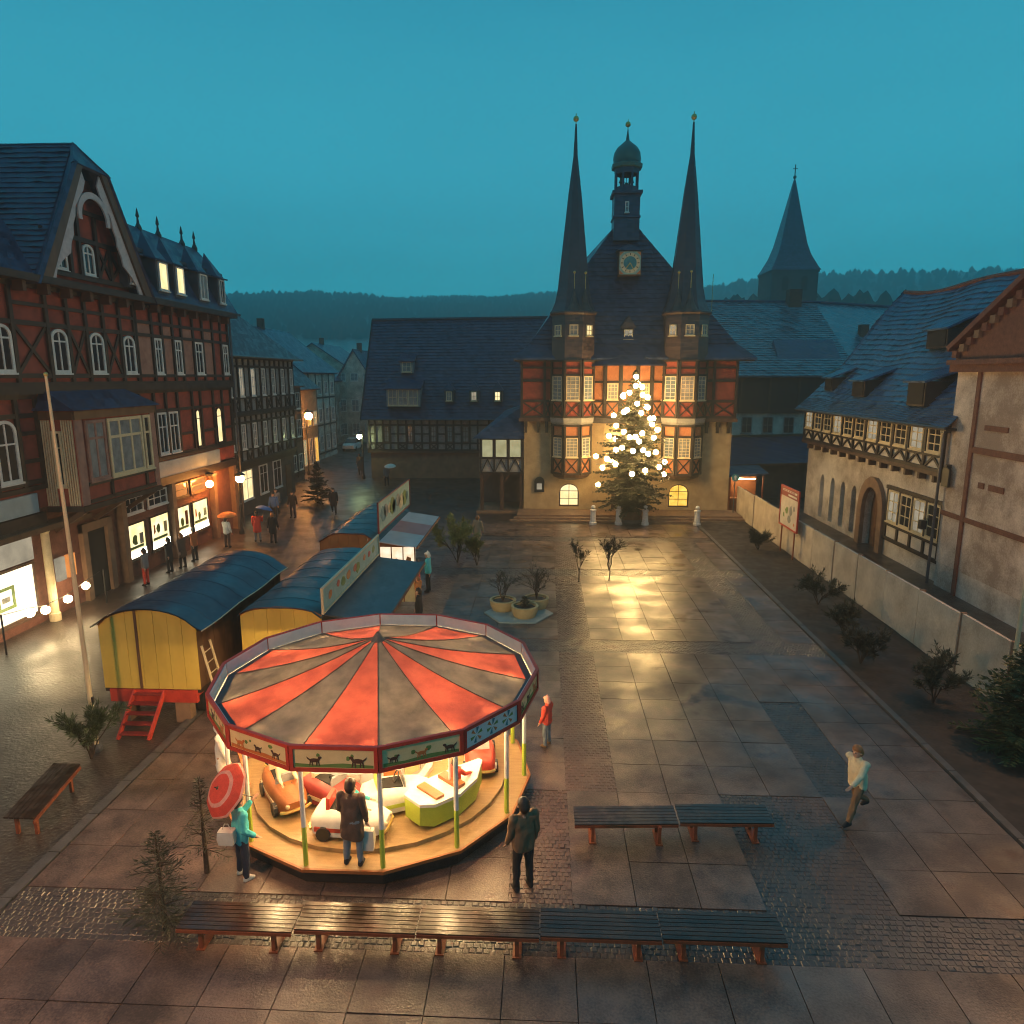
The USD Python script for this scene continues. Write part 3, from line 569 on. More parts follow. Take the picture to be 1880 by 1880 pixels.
# ------------------------------------------------------------------ annex left of the town hall: porch on posts under a hipped roof
an = Thing('porch_house', 'small half-timbered porch house on posts against the left side of the town hall', 'annex', (-2.8, 47, 0))
FA = Fr((0, 46.1, 0), (1, 0, 0), (0, -1, 0))
an.add('wall', box(-4.28, -1.36, 46.1, 49.5, 2.62, 5.0), 'infill_grey')
timber_floor(an, FA, -4.28, -1.36, 2.62, 5.0, [-4.2, -3.3, -2.37, -1.44], sill=3.62, braces='aaa', w=.1, wins={k: dict(cols=1, rows=1, pane='win_pale', frame='timber', z1=4.9, fw=.03) for k in range(3)})
for x in (-4.15, -2.8, -1.5): an.add('post', [box(x - .11, x + .11, 46.12, 46.34, -.08, 2.62)], 'timber_brown')
for x in (-4.15, -2.8): an.add('brace', bar((x + .1, 46.23, 2.0), (x + .65, 46.23, 2.62), .1, .1), 'timber_brown')
an.add('back_wall', box(-4.28, -1.36, 49.2, 49.5, -.08, 2.62), 'stone_dark')
an.add('plinth', box(-4.5, -1.36, 45.9, 49.2, -.08, .1), 'stone_brown')
an.add('roof', hull([(-4.7, 45.7, 4.95), (-1.3, 45.7, 4.95), (-1.3, 50, 4.95), (-4.7, 50, 4.95), (-2.6, 47.2, 6.7), (-1.3, 47.2, 7.1), (-1.3, 49, 7.1), (-2.6, 49, 6.7)]), 'slate')

# ------------------------------------------------------------------ long wing left of the town hall
wg = Thing('town_hall_wing', 'long dark wing with huge slate roof and dormers left of the town hall', 'building', (-8, 64, 0))
FG = Fr((0, 62, 0), (1, 0, 0), (0, -1, 0))
wg.add('wall', box(-15.75, -1.0, 62, 76, 2.4, 5.5), 'infill_grey'); wg.add('stone_base', box(-15.6, -1.0, 62.1, 76, -.08, 2.4), 'stone_brown')
wg.add('side_wall', hull([(-15.75, 62, 5.5), (-15.75, 76, 5.5), (-15.75, 69, 14.2), (-15.6, 62, 5.5), (-15.6, 76, 5.5), (-15.6, 69, 14.2)]), 'infill_grey')
ps = [-15.65, -15.1, -14.4, -13.75, -13.05, -12.3, -11.6, -10.9, -10.2, -9.5, -8.75, -8.05, -7.35, -6.6, -5.9, -4.9, -3.5, -2.0]
timber_floor(wg, FG, -15.75, -1.05, 2.4, 5.45, ps, sill=3.1, head=4.7, w=.15, wins={k: dict(cols=2, rows=3, pane='glass_pale', frame='timber_brown', fw=.05) for k in (2, 5, 8, 10, 12)}, braces='.x..x.x.x.x..')
for k in (0, 3, 4, 6, 7, 9, 11): wg.add('beam', FG.box(ps[k] + .07, ps[k + 1] - .07, 3.85, 3.97, .02, .09), 'timber')
wg.add('jetty_beam', FG.box(-15.8, -1.0, 2.22, 2.42, 0, .2), 'timber_brown')
wg.add('roof', [slab([(-16.15, 61.3, 5.25), (1.5, 61.3, 5.25), (1.5, 67, 14.3), (-16.15, 67, 14.1)], .18), slab([(-16.15, 76.5, 5.3), (1.5, 76.5, 5.3), (1.5, 67, 14.3), (-16.15, 67, 14.1)], .18)], 'slate', label='huge plain slate roof')
courses(wg, bil((-16.15, 61.3, 5.25), (1.5, 61.3, 5.25), (-16.15, 67, 14.1), (1.5, 67, 14.3)), 32, 60, 'slate', 1)
wg.add('gutter', tube([(-16.1, 61.25, 5.22), (-3, 61.25, 5.22)], .07, 6), 'lead')
def roof_y(z): return 61.3 + (z - 5.25) * 5.7 / 9.0
def dormer(T, x0, x1, z0, z1, y, n, pane, roofm='slate', wall='infill_grey', peak=.6, deep=2.2, pointed=False, frame='cream_paint'):
    f = Fr((0, y, 0), (1, 0, 0), (0, -1, 0)); d = T.add('dormer', [box(x0 - .12, x1 + .12, y, y + deep, z0 - .12, z1 + .1)], wall)
    c = (x0 + x1) / 2; top = z1 + peak
    if pointed: T.add('dormer_roof', hull([(x0 - .25, y - .12, z1 + .08), (x1 + .25, y - .12, z1 + .08), (c, y + .1, top + .5), (x0 - .2, y + deep, z1 + .1), (x1 + .2, y + deep, z1 + .1), (c, y + deep, top + .5)]), roofm, parent=d)
    else: T.add('dormer_roof', slab([(x0 - .3, y - .25, z1 + .06), (x1 + .3, y - .25, z1 + .06), (x1 + .3, y + deep + .4, z1 + .06 + peak), (x0 - .3, y + deep + .4, z1 + .06 + peak)], .1), roofm, parent=d)
    w = (x1 - x0) / n
    for k in range(n): window(T, f, x0 + k * w + .04, x0 + (k + 1) * w - .04, z0, z1, pane=pane, frame=frame, fw=.06, d=.005)
dormer(wg, -12.85, -11.95, 9.35, 10.25, roof_y(9.2) - .25, 1, 'glass_pale', peak=.75, deep=1.2)
dormer(wg, -13.75, -11.05, 6.45, 7.85, roof_y(6.2) - .45, 3, 'glass_pale', peak=.9, deep=2.0)
for x, p in ((-8.4, 'glass_pale'), (-6.2, 'win_dim'), (-4.12, 'win_yellow')): dormer(wg, x - .3, x + .3, 6.85, 7.65, roof_y(6.7) - .3, 1, p, peak=.35, deep=1.2, pointed=True, wall='shingle')

# ================================================================== the big half-timbered house on the left
ho = Thing('corner_hotel', 'tall red half-timbered house with carved gable, bay window and lit shop windows', 'house', (-18.6, 30, 0))
FL = Fr((-18.6, 0, 0), (0, 1, 0), (1, 0, 0))
ho.add('ground_floor_wall', [box(-30, -18.75, 14, 41, -.08, 4.2)], 'brick_dark')
ho.add('first_floor_wall', box(-30, -18.6, 14, 41, 4.2, 8.6), 'infill_red')
ho.add('second_floor_wall', box(-30, -18.5, 14, 41, 8.6, 12.3), 'infill_red')
# second floor
FL2 = Fr((-18.5, 0, 0), (0, 1, 0), (1, 0, 0))
wa = dict(cols=2, rows=2, transom=.72, shape='arch', pane='glass_dark', fw=.11, bw=.06)
ps = [14.1, 15.4, 16.6, 17.9, 19.1, 20.4, 21.6, 22.95, 24.1, 25.85, 27.0, 28.1, 29.25, 30.4, 31.5]
timber_floor(ho, FL2, 14, 31.6, 8.6, 12.25, ps, sill=9.0, head=10.85, braces='.' * 15, wins={k: wa for k in (1, 3, 5, 7, 9, 11, 13)}, w=.17)
for k in (8, 10, 12): l, r = ps[k] + .09, ps[k + 1] - .09; ho.add('beam', FL2.beam(l, 9.1, r, 10.75, .13, .02, .07), 'timber'); ho.add('beam', FL2.beam(l, 10.75, r, 9.1, .13, .02, .073), 'timber')
for k in (8, 9, 10, 11, 12, 13): l, r = ps[k] + .09, ps[k + 1] - .09; ho.add('beam', FL2.box(l, r, 11.45, 11.58, .02, .1), 'timber')
ps2 = [31.6, 32.9, 33.75, 34.75, 35.6, 36.8, 37.85, 39.0, 40.0, 40.9]
for k in (0, 2, 4, 6): ho.add('panel', FL2.box(ps2[k] + .08, ps2[k + 1] - .08, 9.0, 11.4, .0, .025), 'infill_pink')
timber_floor(ho, FL2, 31.6, 41, 8.6, 12.25, ps2, sill=9.0, head=10.85, wins={k: dict(cols=2, rows=2, transom=.7, pane='glass_dark', fw=.1, bw=.06) for k in (1, 3, 5, 8)}, w=.15)
for k in range(9): ho.add('beam', FL2.box(ps2[k] + .08, ps2[k + 1] - .08, 11.35, 11.5, .02, .1), 'timber')
for k in range(22): y = 14.6 + k * 1.22; ho.add('corbel', [FL2.box(y - .09, y + .09, 11.9, 12.28, .1, .5)], 'timber_brown')
ho.add('jetty_beam', [FL.box(14, 41, 8.35, 8.66, .08, .3)], 'timber'); ho.add('eaves_board', FL2.box(14, 41, 12.25, 12.5, -.1, .7), 'timber')
# gable over the second floor, in the wall plane, with carved barge boards
GA = [(25.3, 12.5), (32.0, 12.5), (29.55, 16.7), (27.8, 16.7)]
ho.add('gable_wall', FL2.poly(GA, -.3, 0), 'infill_red')
for a0, z0, a1, z1, w in ((25.55, 12.85, 31.8, 12.85, .2), (26.1, 14.3, 31.2, 14.3, .18), (27.0, 15.4, 30.3, 15.4, .16)): ho.add('beam', FL2.beam(a0, z0, a1, z1, w, .01, .12), 'timber')
for y, z0, z1 in ((26.45, 12.9, 14.2), (27.65, 12.9, 15.3), (28.25, 12.9, 15.3), (29.35, 12.9, 15.3), (30.2, 12.9, 14.2), (28.65, 15.4, 16.6)): ho.add('beam', FL2.beam(y, z0, y, z1, .16, .01, .115), 'timber')
for l, r, z0, z1 in ((29.4, 30.2, 12.95, 14.2), (25.9, 26.4, 12.95, 13.6), (30.25, 31.3, 12.95, 14.1)): ho.add('beam', FL2.beam(l, z0, r, z1, .12, .01, .07), 'timber'); ho.add('beam', FL2.beam(l, z1, r, z0, .12, .01, .073), 'timber')
for a0, a1 in ((26.72, 27.45), (28.42, 29.15)): window(ho, FL2, a0, a1, 12.98, 14.2, d=.01, pane='glass_dark', cols=2, rows=2, transom=.7, shape='arch', fw=.1, bw=.06)
for s in (0, 1):
    e, t = ((25.0, 12.3), (27.75, 17.05)) if s == 0 else ((32.3, 12.3), (29.6, 17.05)); k = 1 if s == 0 else -1
    ho.add('barge_board', FL2.poly([(e[0], e[1]), (e[0] + .55 * k, e[1]), (t[0] + .38 * k, t[1] - .1), (t[0], t[1])], .55, .66), 'brown_wood')
    # pale scalloped inner board with cut-out arches
    e2 = (e[0] + .6 * k, e[1] + .25); t2 = (t[0] + .35 * k, t[1] - .2)
    pts = [e2, (t2[0], t2[1])]
    for q in np.linspace(0, 1, 13)[1:]:
        x = t2[0] + (e2[0] - t2[0]) * q; z = t2[1] + (e2[1] - t2[1]) * q; w = .24 + .22 * abs(math.sin(q * 3.2 * PI)) + (.3 if .55 < q < .8 else 0); pts.append((x + k * w, z - .06))
    try:
        P = Polygon(pts).buffer(0); P = max(getattr(P, 'geoms', [P]), key=lambda g: g.area); ho.add('carved_board', FL2.poly(P, .5, .56), 'carved_white')
    except Exception: pass
trefoil = Polygon([(28.68 + 1.0 * math.cos(t), 15.15 + .95 * math.sin(t)) for t in np.linspace(-.2, PI + .2, 24)], None)
tre = trefoil.difference(Polygon([(28.68 + .78 * math.cos(t), 15.1 + .75 * math.sin(t)) for t in np.linspace(-.4, PI + .4, 24)]).buffer(.01)); tre = max(getattr(tre, 'geoms', [tre]), key=lambda g: g.area)
ho.add('carved_arch', FL2.poly(tre, .5, .57), 'carved_white')
# roofs: cross gable with a hipped tip, mansard with dormers to its right, long roof to the left
ho.add('gable_roof', [slab([(-17.85, 24.75, 12.25), (-17.85, 27.6, 17.05), (-18.5, 28.68, 17.95), (-30, 28.68, 17.95), (-30, 24.75, 12.25)], .16), slab([(-17.85, 32.55, 12.25), (-17.85, 29.75, 17.05), (-18.5, 28.68, 17.95), (-30, 28.68, 17.95), (-30, 32.55, 12.25)], .16), slab([(-17.8, 27.5, 16.95), (-17.8, 29.85, 16.95), (-18.5, 28.68, 17.98)], .14)], 'slate')
ho.add('mansard', [hull([(-17.95, 31.5, 12.45), (-17.95, 41.6, 12.45), (-19.1, 31.5, 14.75), (-19.1, 41.2, 14.75), (-30, 31.5, 12.45), (-30, 41.6, 12.45), (-29, 31.5, 14.75), (-29, 41.2, 14.75)]), hull([(-18.85, 31.5, 14.72), (-18.85, 41.4, 14.72), (-20.0, 32, 16.15), (-20.0, 41.1, 16.1), (-29, 31.5, 14.72), (-29, 41.4, 14.72), (-28, 32, 16.1), (-28, 40.6, 16.1)])], 'slate')
ho.add('mansard_eave', [box(-19.0, -18.72, 31.5, 41.45, 14.62, 14.78), box(-18.2, -17.85, 32.3, 41.6, 12.42, 12.55)], 'lead')
ho.add('left_roof', hull([(-17.95, 10, 12.45), (-17.95, 25.5, 12.45), (-22, 10, 17.0), (-22, 27, 17.0), (-30, 10, 12.45), (-30, 27, 12.45)]), 'slate')
for a0, a1, pn in ((31.0, 31.7, 'glass_pale'), (33.35, 34.15, 'win_yellow'), (34.95, 35.7, 'win_yellow'), (37.35, 38.15, 'glass_pale'), (39.6, 40.2, 'glass_dark')):
    x = -18.0 - .12; f = Fr((x, 0, 0), (0, 1, 0), (1, 0, 0))
    d = ho.add('dormer', [f.box(a0 - .14, a1 + .14, 12.8, 14.35, -1.2, 0)], 'lead')
    ho.add('dormer_roof', [slab([(x + .14, a0 - .3, 14.35), (x + .14, a1 + .3, 14.35), (x - 1.0, a1 + .3, 14.66), (x - 1.0, a0 - .3, 14.66)], .08), hull([(x + .0, a0 - .1, 14.4), (x, a1 + .1, 14.4), (x - .9, a0 - .1, 14.6), (x - .9, a1 + .1, 14.6), (x - .85, (a0 + a1) / 2, 15.7)])], 'slate', parent=d)
    window(ho, f, a0, a1, 12.98, 14.25, pane=pn, cols=2 if 'dark' in pn or 'pale' in pn else 1, rows=1, fw=.06, d=.005)
for y in (33.0, 35.4, 37.2, 39.6, 41.0): ho.add('roof_spike', lathe([(.14, 15.8), (.16, 16.15), (.07, 16.35), (.04, 16.6), (.09, 16.68), (.015, 17.05)], 8, (-20.0, y)), 'black_iron')
# first floor right of the bay
ps = [30.3, 31.5, 32.7, 33.75, 34.85, 36.35, 37.25, 38.7, 39.8, 40.9]
timber_floor(ho, FL, 30.3, 41, 4.95, 8.35, ps, sill=5.15, head=7.35, w=.15, wins={2: dict(cols=2, rows=2, transom=.65, fw=.1, bw=.06), 3: dict(cols=2, rows=2, transom=.65, fw=.1, bw=.06), 5: dict(cols=1, rows=2, transom=.75, pane='win_yellow', frame='timber', shape='arch', gap=.12), 7: dict(cols=1, rows=2, transom=.75, pane='win_yellow', frame='timber', shape='arch', gap=.12)})
for k in (4, 6, 8): ho.add('beam', FL.box(ps[k] + .08, ps[k + 1] - .08, 6.0, 6.14, .02, .1), 'timber')
ps = [14.1, 16, 17.5, 19.4, 20.9, 22.6, 23.85, 24.85]
timber_floor(ho, FL, 14, 24.9, 4.9, 8.35, ps, sill=5.2, head=7.6, w=.17, wins={k: dict(cols=2, rows=2, transom=.62, fw=.11, bw=.06, shape='arch') for k in (1, 3, 5)})
for k in (6,): ho.add('beam', FL.box(ps[k] + .08, ps[k + 1] - .08, 5.9, 6.04, .02, .1), 'timber'); ho.add('beam', FL.box(ps[k] + .08, ps[k + 1] - .08, 6.9, 7.04, .02, .1), 'timber')
# the square bay window with its striped cheek
bx = -17.25; FB = Fr((bx, 0, 0), (0, 1, 0), (1, 0, 0)); FS = Fr((-18.6, 24.95, 0), (1, 0, 0), (0, -1, 0))
ho.add('bay', box(-18.6, bx, 24.95, 30.25, 4.15, 7.75), 'infill_red', label='square bay window over the street door')
ho.add('bay_roof', hull([(-18.6, 24.7, 7.75), (bx + .25, 24.7, 7.75), (bx + .25, 30.5, 7.75), (-18.6, 30.5, 7.75), (-18.5, 25.2, 8.55), (-18.5, 30.0, 8.55)]), 'slate')
ho.add('bay_base', [box(-18.6, bx + .08, 24.87, 30.33, 3.98, 4.18)], 'timber')
for k in range(3): ho.add('bay_bracket', [bar((-18.6, 25.2 + k * 2.4, 3.2), (bx - .1, 25.2 + k * 2.4, 3.98), .18, .18)], 'timber_brown')
ho.add('bay_corner_post', FB.box(24.93, 25.35, 4.2, 7.7, .0, .05), 'infill_pink'); ho.add('bay_corner_post', FB.box(29.9, 30.27, 4.2, 7.7, .0, .05), 'infill_pink')
for k in range(5): 
    for x0 in (.03, .88): ho.add('batten', FS.box(x0 + k * .09, x0 + k * .09 + .05, 4.2, 7.4, .0, .045), 'cream_paint')
window(ho, FS, .5, .86, 4.95, 7.0, cols=1, rows=2, transom=.7, frame='cream_paint', fw=.08, d=.01)
ho.add('bay_cornice', [FS.box(-.02, 1.4, 7.42, 7.72, .0, .1), FB.box(24.9, 30.3, 7.42, 7.72, .0, .1)], 'brown_wood')
window(ho, FB, 25.5, 26.7, 5.05, 7.35, cols=2, rows=2, transom=.7, frame='infill_pink', pane='glass_pale', fw=.12, bw=.09, d=.01)
window(ho, FB, 26.85, 29.2, 5.05, 7.35, cols=3, rows=2, transom=.68, frame='cream_paint', pane='glass_pale', fw=.12, bw=.11, d=.01)
window(ho, FB, 29.3, 29.85, 5.05, 7.35, cols=1, rows=2, transom=.68, frame='cream_paint', pane='glass_dark', fw=.12, bw=.09, d=.01)
for a0, z0, a1, z1 in ((25.35, 4.95, 29.9, 4.95), (25.35, 4.3, 29.9, 4.3), (26.77, 4.3, 26.77, 4.95), (29.25, 4.3, 29.25, 4.95)): ho.add('beam', FB.beam(a0, z0, a1, z1, .14, .01, .08), 'timber')
# shop front: fascia boards, pillars, lit windows
FS2 = Fr((-18.75, 0, 0), (0, 1, 0), (1, 0, 0))
ho.add('shop_sign', FL.box(31.9, 38.9, 4.15, 4.9, -.02, .12), 'sign_pale', label='blank pale fascia board over the lit shop')
ho.add('shop_sign', FL.box(15, 24.3, 4.1, 4.8, -.02, .12), 'sign_pale', label='blank pale fascia board over the left shop')
ho.add('lintel', [FS2.box(28.6, 41, 3.75, 4.15, 0, .3), FS2.box(14, 24.6, 3.65, 4.05, 0, .3)], 'timber')
ho.add('canopy_edge', FS2.box(15, 26.5, 3.45, 3.65, 0, .75), 'brown_wood')
for y in (29.35, 33.6, 38.0, 40.6): ho.add('pillar', FS2.box(y - .17, y + .17, -.08, 3.75, 0, .3), 'stone_brown')
for y in (24.3, 20.5): ho.add('pillar', lathe([(.2, -.08), (.2, .2), (.15, .25), (.14, 3.3), (.22, 3.45)], 12, (-18.4, y)), 'cream_paint')
for a0, a1, m in ((29.7, 31.2, 'glass_dark'), (31.6, 33.3, 'glass_dark'), (33.95, 35.4, 'win_orange'), (35.65, 37.4, 'win_orange')): window(ho, FS2, a0, a1, 2.85, 3.6, cols=3 if m == 'glass_dark' else 1, rows=2, pane=m, frame='white_paint' if m == 'glass_dark' else 'brown_wood', fw=.07, d=.02)
for k, (a0, a1) in enumerate(((29.7, 31.2), (31.6, 33.3), (33.95, 35.4), (35.65, 37.4))):
    w_ = window(ho, FS2, a0, a1, .72, 2.4, cols=1, rows=1, pane='win_shop', frame='timber', fw=.06, d=.02, name='shop_window')
    ho.add('lit_ledge', FS2.box(a0 + .07, a1 - .07, .80, 1.12, .045, .075), 'strip_white', parent=w_)
    rr = np.random.default_rng(k); c = a0 + (a1 - a0) * .42
    dw = rr.uniform(.12, .26); h0 = rr.uniform(1.5, 1.75)
    ho.add('display_card', FS2.box(a1 - .5, a1 - .22, 1.35 + .1 * (k % 2), 1.85 + .12 * (k % 3), .045, .055), ('print_grey', 'panel_cream', 'print_brown', 'panel_aqua')[k], parent=w_)
    if k % 2: ho.add('hanging_item', FS2.poly([(c - .5 + .1, 1.95), (c - .3, 1.95), (c - .26, 1.6), (c - .42, 1.5)], .045, .055), 'print_orange', parent=w_)
    ho.add('display', [FS2.poly([(c + dw * math.cos(t) * rr.uniform(.6, 1.2), h0 + .26 * math.sin(t) * rr.uniform(.7, 1.2)) for t in np.linspace(0, 2 * PI, 9)[:-1]], .045, .06), FS2.box(a0 + .2, a1 - .25, 1.2, 1.32, .045, .06)], 'print_green', parent=w_)
for a0, a1 in ((14.5, 20.2), (20.85, 23.95)):
    w_ = window(ho, FS2, a0, a1, .35, 2.35, cols=1, rows=1, pane='win_bright', frame='timber_brown', fw=.09, d=.02, name='shop_window')
    c = a1 - 1.9; ho.add('picture_frame', FS2.poly(Polygon([(c, .95), (c + .8, .95), (c + .8, 1.75), (c, 1.75)]).difference(Polygon([(c + .1, 1.05), (c + .7, 1.05), (c + .7, 1.65), (c + .1, 1.65)])), .045, .08), 'print_green', parent=w_)
    ho.add('picture', FS2.box(c + .22, c + .58, 1.22, 1.4, .045, .06), 'print_grey', parent=w_)
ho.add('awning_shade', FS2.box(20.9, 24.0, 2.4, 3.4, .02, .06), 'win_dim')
d_ = ho.add('door', FS2.box(26.9, 28.2, -.08, 2.75, .0, .05), 'dark_opening', label='dark street door under the bay')
ho.add('door_frame', [FS2.box(26.6, 26.9, -.08, 3.1, 0, .2), FS2.box(28.2, 28.55, -.08, 3.1, 0, .2), FS2.box(26.6, 28.55, 2.75, 3.1, 0, .19)], 'stone_brown', parent=d_)
ho.add('downpipe', tube([(-18.3, 41.0, -.08), (-18.3, 41.0, 12.3)], .06, 6), 'lead')
for y, c in ((25.3, 'win_dim'), (25.9, 'win_orange')): ho.add('show_case', FS2.box(y - .25, y + .2, 1.2, 2.1, .0, .12), c)
lp = ho.add('shop_lamp', [FS2.box(36.9, 37.5, 3.62, 3.75, .3, .7)], 'black_iron'); ho.add('lamp_glass', [ball((-18.1, 36.6, 3.25), .2, 2)], 'bulb_amber', parent=lp)
# string of four glowing bulbs hung low in front of the left shop
sl = Thing('bulb_string', 'four bright bulbs hung low on a cable before the left shop window', 'light string', (-17.9, 24, 0))
pts = [(-17.7, 22.2, .95), (-17.75, 23.0, .78), (-17.75, 24.2, .8), (-17.85, 25.4, .95)]
sl.add('cable', tube([(-17.7, 21.0, 1.3)] + [(x, y, z + .18) for x, y, z in pts] + [(-17.9, 26.4, 1.25)], .012, 5), 'black_iron')
for y in (21.0, 26.4): sl.add('stand', tube([(-17.75, y, -.08), (-17.75, y, 1.32)], .03, 6), 'black_iron')
for p in pts: sl.add('bulb', ball(p, .15, 2, (1, 1, 1)) if False else (lambda b: (b[0] * .15 + np.array(p), b[1]))(ball((0, 0, 0), 1, 2)), 'bulb_warm', smooth=True)

# ------------------------------------------------------------------ second house down the street
h2 = Thing('street_house', 'grey half-timbered house with hipped purple roof beyond the tall red house', 'house', (-19.5, 47, 0))
FH = Fr((-19.5, 0, 0), (0, 1, 0), (1, 0, 0)); FE = Fr((-19.5, 54, 0), (-1, 0, 0), (0, 1, 0))
h2.add('ground_floor_wall', box(-29, -19.7, 41.4, 53.9, -.08, 3.4), 'stone_dark'); h2.add('first_floor_wall', box(-29, -19.6, 41.4, 54, 3.4, 6.6), 'infill_grey'); h2.add('second_floor_wall', box(-29, -19.5, 41.4, 54.1, 6.6, 10.2), 'infill_grey')
F1 = Fr((-19.6, 0, 0), (0, 1, 0), (1, 0, 0)); F0 = Fr((-19.7, 0, 0), (0, 1, 0), (1, 0, 0))
ps = list(np.linspace(41.5, 54.0, 15))
timber_floor(h2, FH, 41.4, 54.1, 6.6, 10.2, ps, sill=7.6, head=9.6, w=.15, braces='x.x.x.x.x.x.x.', wins={k: dict(cols=2, rows=3, pane='win_dim' if k in (3, 5) else 'glass_pale', frame='white_paint', fw=.07) for k in (1, 3, 5, 7, 9, 11, 13)})
timber_floor(h2, F1, 41.4, 54.0, 3.4, 6.55, ps, sill=4.2, head=6.0, w=.15, braces='v.v.v.v.v.v.v.', wins={k: dict(cols=2, rows=3, pane='glass_pale', frame='white_paint', fw=.07) for k in (1, 3, 5, 7, 9, 11, 13)})
for k, z in ((0, 3.3), (1, 6.45)): h2.add('jetty_beam', box(-19.7, -19.35 + .06 * k, 41.4, 54.05, z, z + .22), 'timber')
for a0, a1, m in ((42.0, 43.6, 'win_yellow'), (44.1, 45.8, 'win_yellow'), (47, 48.4, 'glass_dark'), (49.5, 51, 'glass_dark')): window(h2, F0, a0, a1, .9, 2.9, cols=2, rows=2, transom=.7, pane=m, frame='white_paint', d=.01, name='shop_window')
h2.add('door', F0.box(52, 53, -.08, 2.3, 0, .06), 'brown_wood'); h2.add('lintel', F0.box(41.4, 54, 3.0, 3.25, 0, .2), 'timber')
h2.add('roof', hull([(-18.9, 40.9, 10.15), (-18.9, 54.8, 10.15), (-30, 40.9, 10.15), (-30, 54.8, 10.15), (-23.5, 44.0, 15.2), (-23.5, 47.0, 15.2)]), 'slate_purple')
h2.add('gutter', tube([(-18.85, 41, 10.2), (-18.85, 54.8, 10.2)], .08, 6), 'lead'); h2.add('chimney', box(-22.9, -22.2, 43.2, 43.9, 14.2, 16.2), 'brick_dark')

# ------------------------------------------------------------------ further houses along the street, each plain but complete
def street_house(label, x0, x1, y0, y1, ze, zr, wallm, roofm, ridge='y', face='x+', floors=((.9, 2.3), (3.8, 5.3)), nb=4, frame='white_paint', panes=('glass_pale',), group=None, timber=False, chimney=True):
    T = Thing('old_town_house', label, 'house', ((x0 + x1) / 2, (y0 + y1) / 2, 0), group)
    T.add('wall', box(x0, x1, y0, y1, -.08, ze), wallm)
    if ridge == 'y':
        c = (x0 + x1) / 2; T.add('roof', [slab([(x0 - .4, y0 - .3, ze - .15), (c, y0 - .3, zr), (c, y1 + .3, zr), (x0 - .4, y1 + .3, ze - .15)], .15), slab([(x1 + .4, y0 - .3, ze - .15), (c, y0 - .3, zr), (c, y1 + .3, zr), (x1 + .4, y1 + .3, ze - .15)], .15)], roofm)
        [T.add('gable', hull([(x0, y, ze), (x1, y, ze), (c, y, zr - .15), (x0, y + .2, ze), (x1, y + .2, ze), (c, y + .2, zr - .15)]), wallm) for y in (y0, y1 - .2)]
    else:
        c = (y0 + y1) / 2; T.add('roof', [slab([(x0 - .3, y0 - .4, ze - .15), (x0 - .3, c, zr), (x1 + .3, c, zr), (x1 + .3, y0 - .4, ze - .15)], .15), slab([(x0 - .3, y1 + .4, ze - .15), (x0 - .3, c, zr), (x1 + .3, c, zr), (x1 + .3, y1 + .4, ze - .15)], .15)], roofm)
        [T.add('gable', hull([(x, y0, ze), (x, y1, ze), (x, c, zr - .15), (x + .2, y0, ze), (x + .2, y1, ze), (x + .2, c, zr - .15)]), wallm) for x in (x0, x1 - .2)]
    fr_ = {'x+': Fr((x1, y0, 0), (0, 1, 0), (1, 0, 0)), 'y-': Fr((x0, y0, 0), (1, 0, 0), (0, -1, 0)), 'x-': Fr((x0, y0, 0), (0, 1, 0), (-1, 0, 0))}[face]; L = (y1 - y0) if face[0] == 'x' else (x1 - x0)
    i = 0
    for z0, z1 in floors:
        for k in range(nb):
            w = L / nb; a = (k + .5) * w; h = min(.55, w * .3); window(T, fr_, a - h, a + h, z0, z1, cols=2, rows=2, pane=panes[i % len(panes)], frame=frame, d=.005, fw=.07); i += 1
    if timber:
        for z in [f[0] - .35 for f in floors] + [ze - .2]: T.add('beam', fr_.box(0, L, z - .09, z + .09, .0, .06), 'timber')
        for k in range(nb + 1): T.add('beam', fr_.box(max(.0, k * L / nb - .08), min(L, k * L / nb + .08), .3, ze - .3, 0, .055), 'timber')
    if chimney: T.add('chimney', box((x0 + x1) / 2 - .3, (x0 + x1) / 2 + .3, y0 + (y1 - y0) * .3, y0 + (y1 - y0) * .3 + .6, zr - .8, zr + .9), 'brick_dark')
    return T
street_house('narrow dark timbered house next to the grey half-timbered house', -30, -21.4, 54.6, 61.0, 8.3, 12.3, 'stone_dark', 'slate_purple', ridge='y', timber=True, floors=((.9, 2.3), (3.8, 5.3), (6.2, 7.6)), nb=4, panes=('glass_dark',))
lt = street_house('lamp-lit yellow house front with glowing shop doors down the street', -32, -22.9, 61.5, 70, 7.9, 12, 'stone_cream', 'slate_purple', ridge='y', floors=((.5, 3.0), (4.2, 5.6)), nb=5, panes=('win_amber', 'win_pale', 'win_pale', 'glass_pale'))
street_house('tall dim house with steep roof beyond the lamp-lit front', -35, -24.6, 70.5, 82, 9.5, 14, 'plaster_white', 'slate', ridge='y', floors=((.9, 2.5), (4, 5.5), (7, 8.4)), nb=5, timber=True)
street_house('grey house with low roof far down the left side of the street', -40, -28, 83, 100, 8.5, 13, 'plaster_white', 'slate', ridge='y', floors=((.9, 2.5), (4, 5.5)), nb=6)
street_house('pale gabled house closing the far end of the street', -28.6, -23.4, 96, 106, 8.0, 12.6, 'plaster_white', 'slate', ridge='y', face='y-', floors=((1.0, 2.6), (4.2, 5.8), (8.3, 9.4)), nb=3)
street_house('small cream gabled house at the right end of the street', -22.6, -17.2, 88, 95, 5.3, 9.2, 'plaster_white', 'slate', ridge='y', face='y-', floors=((1.0, 2.4), (5.4, 6.4)), nb=2, chimney=False)
street_house('large dim grey house rising behind the small cream gable', -27, -14, 108, 120, 11.5, 17, 'plaster_white', 'slate', ridge='x', face='y-', floors=((6, 7.5), (9, 10.4)), nb=5)
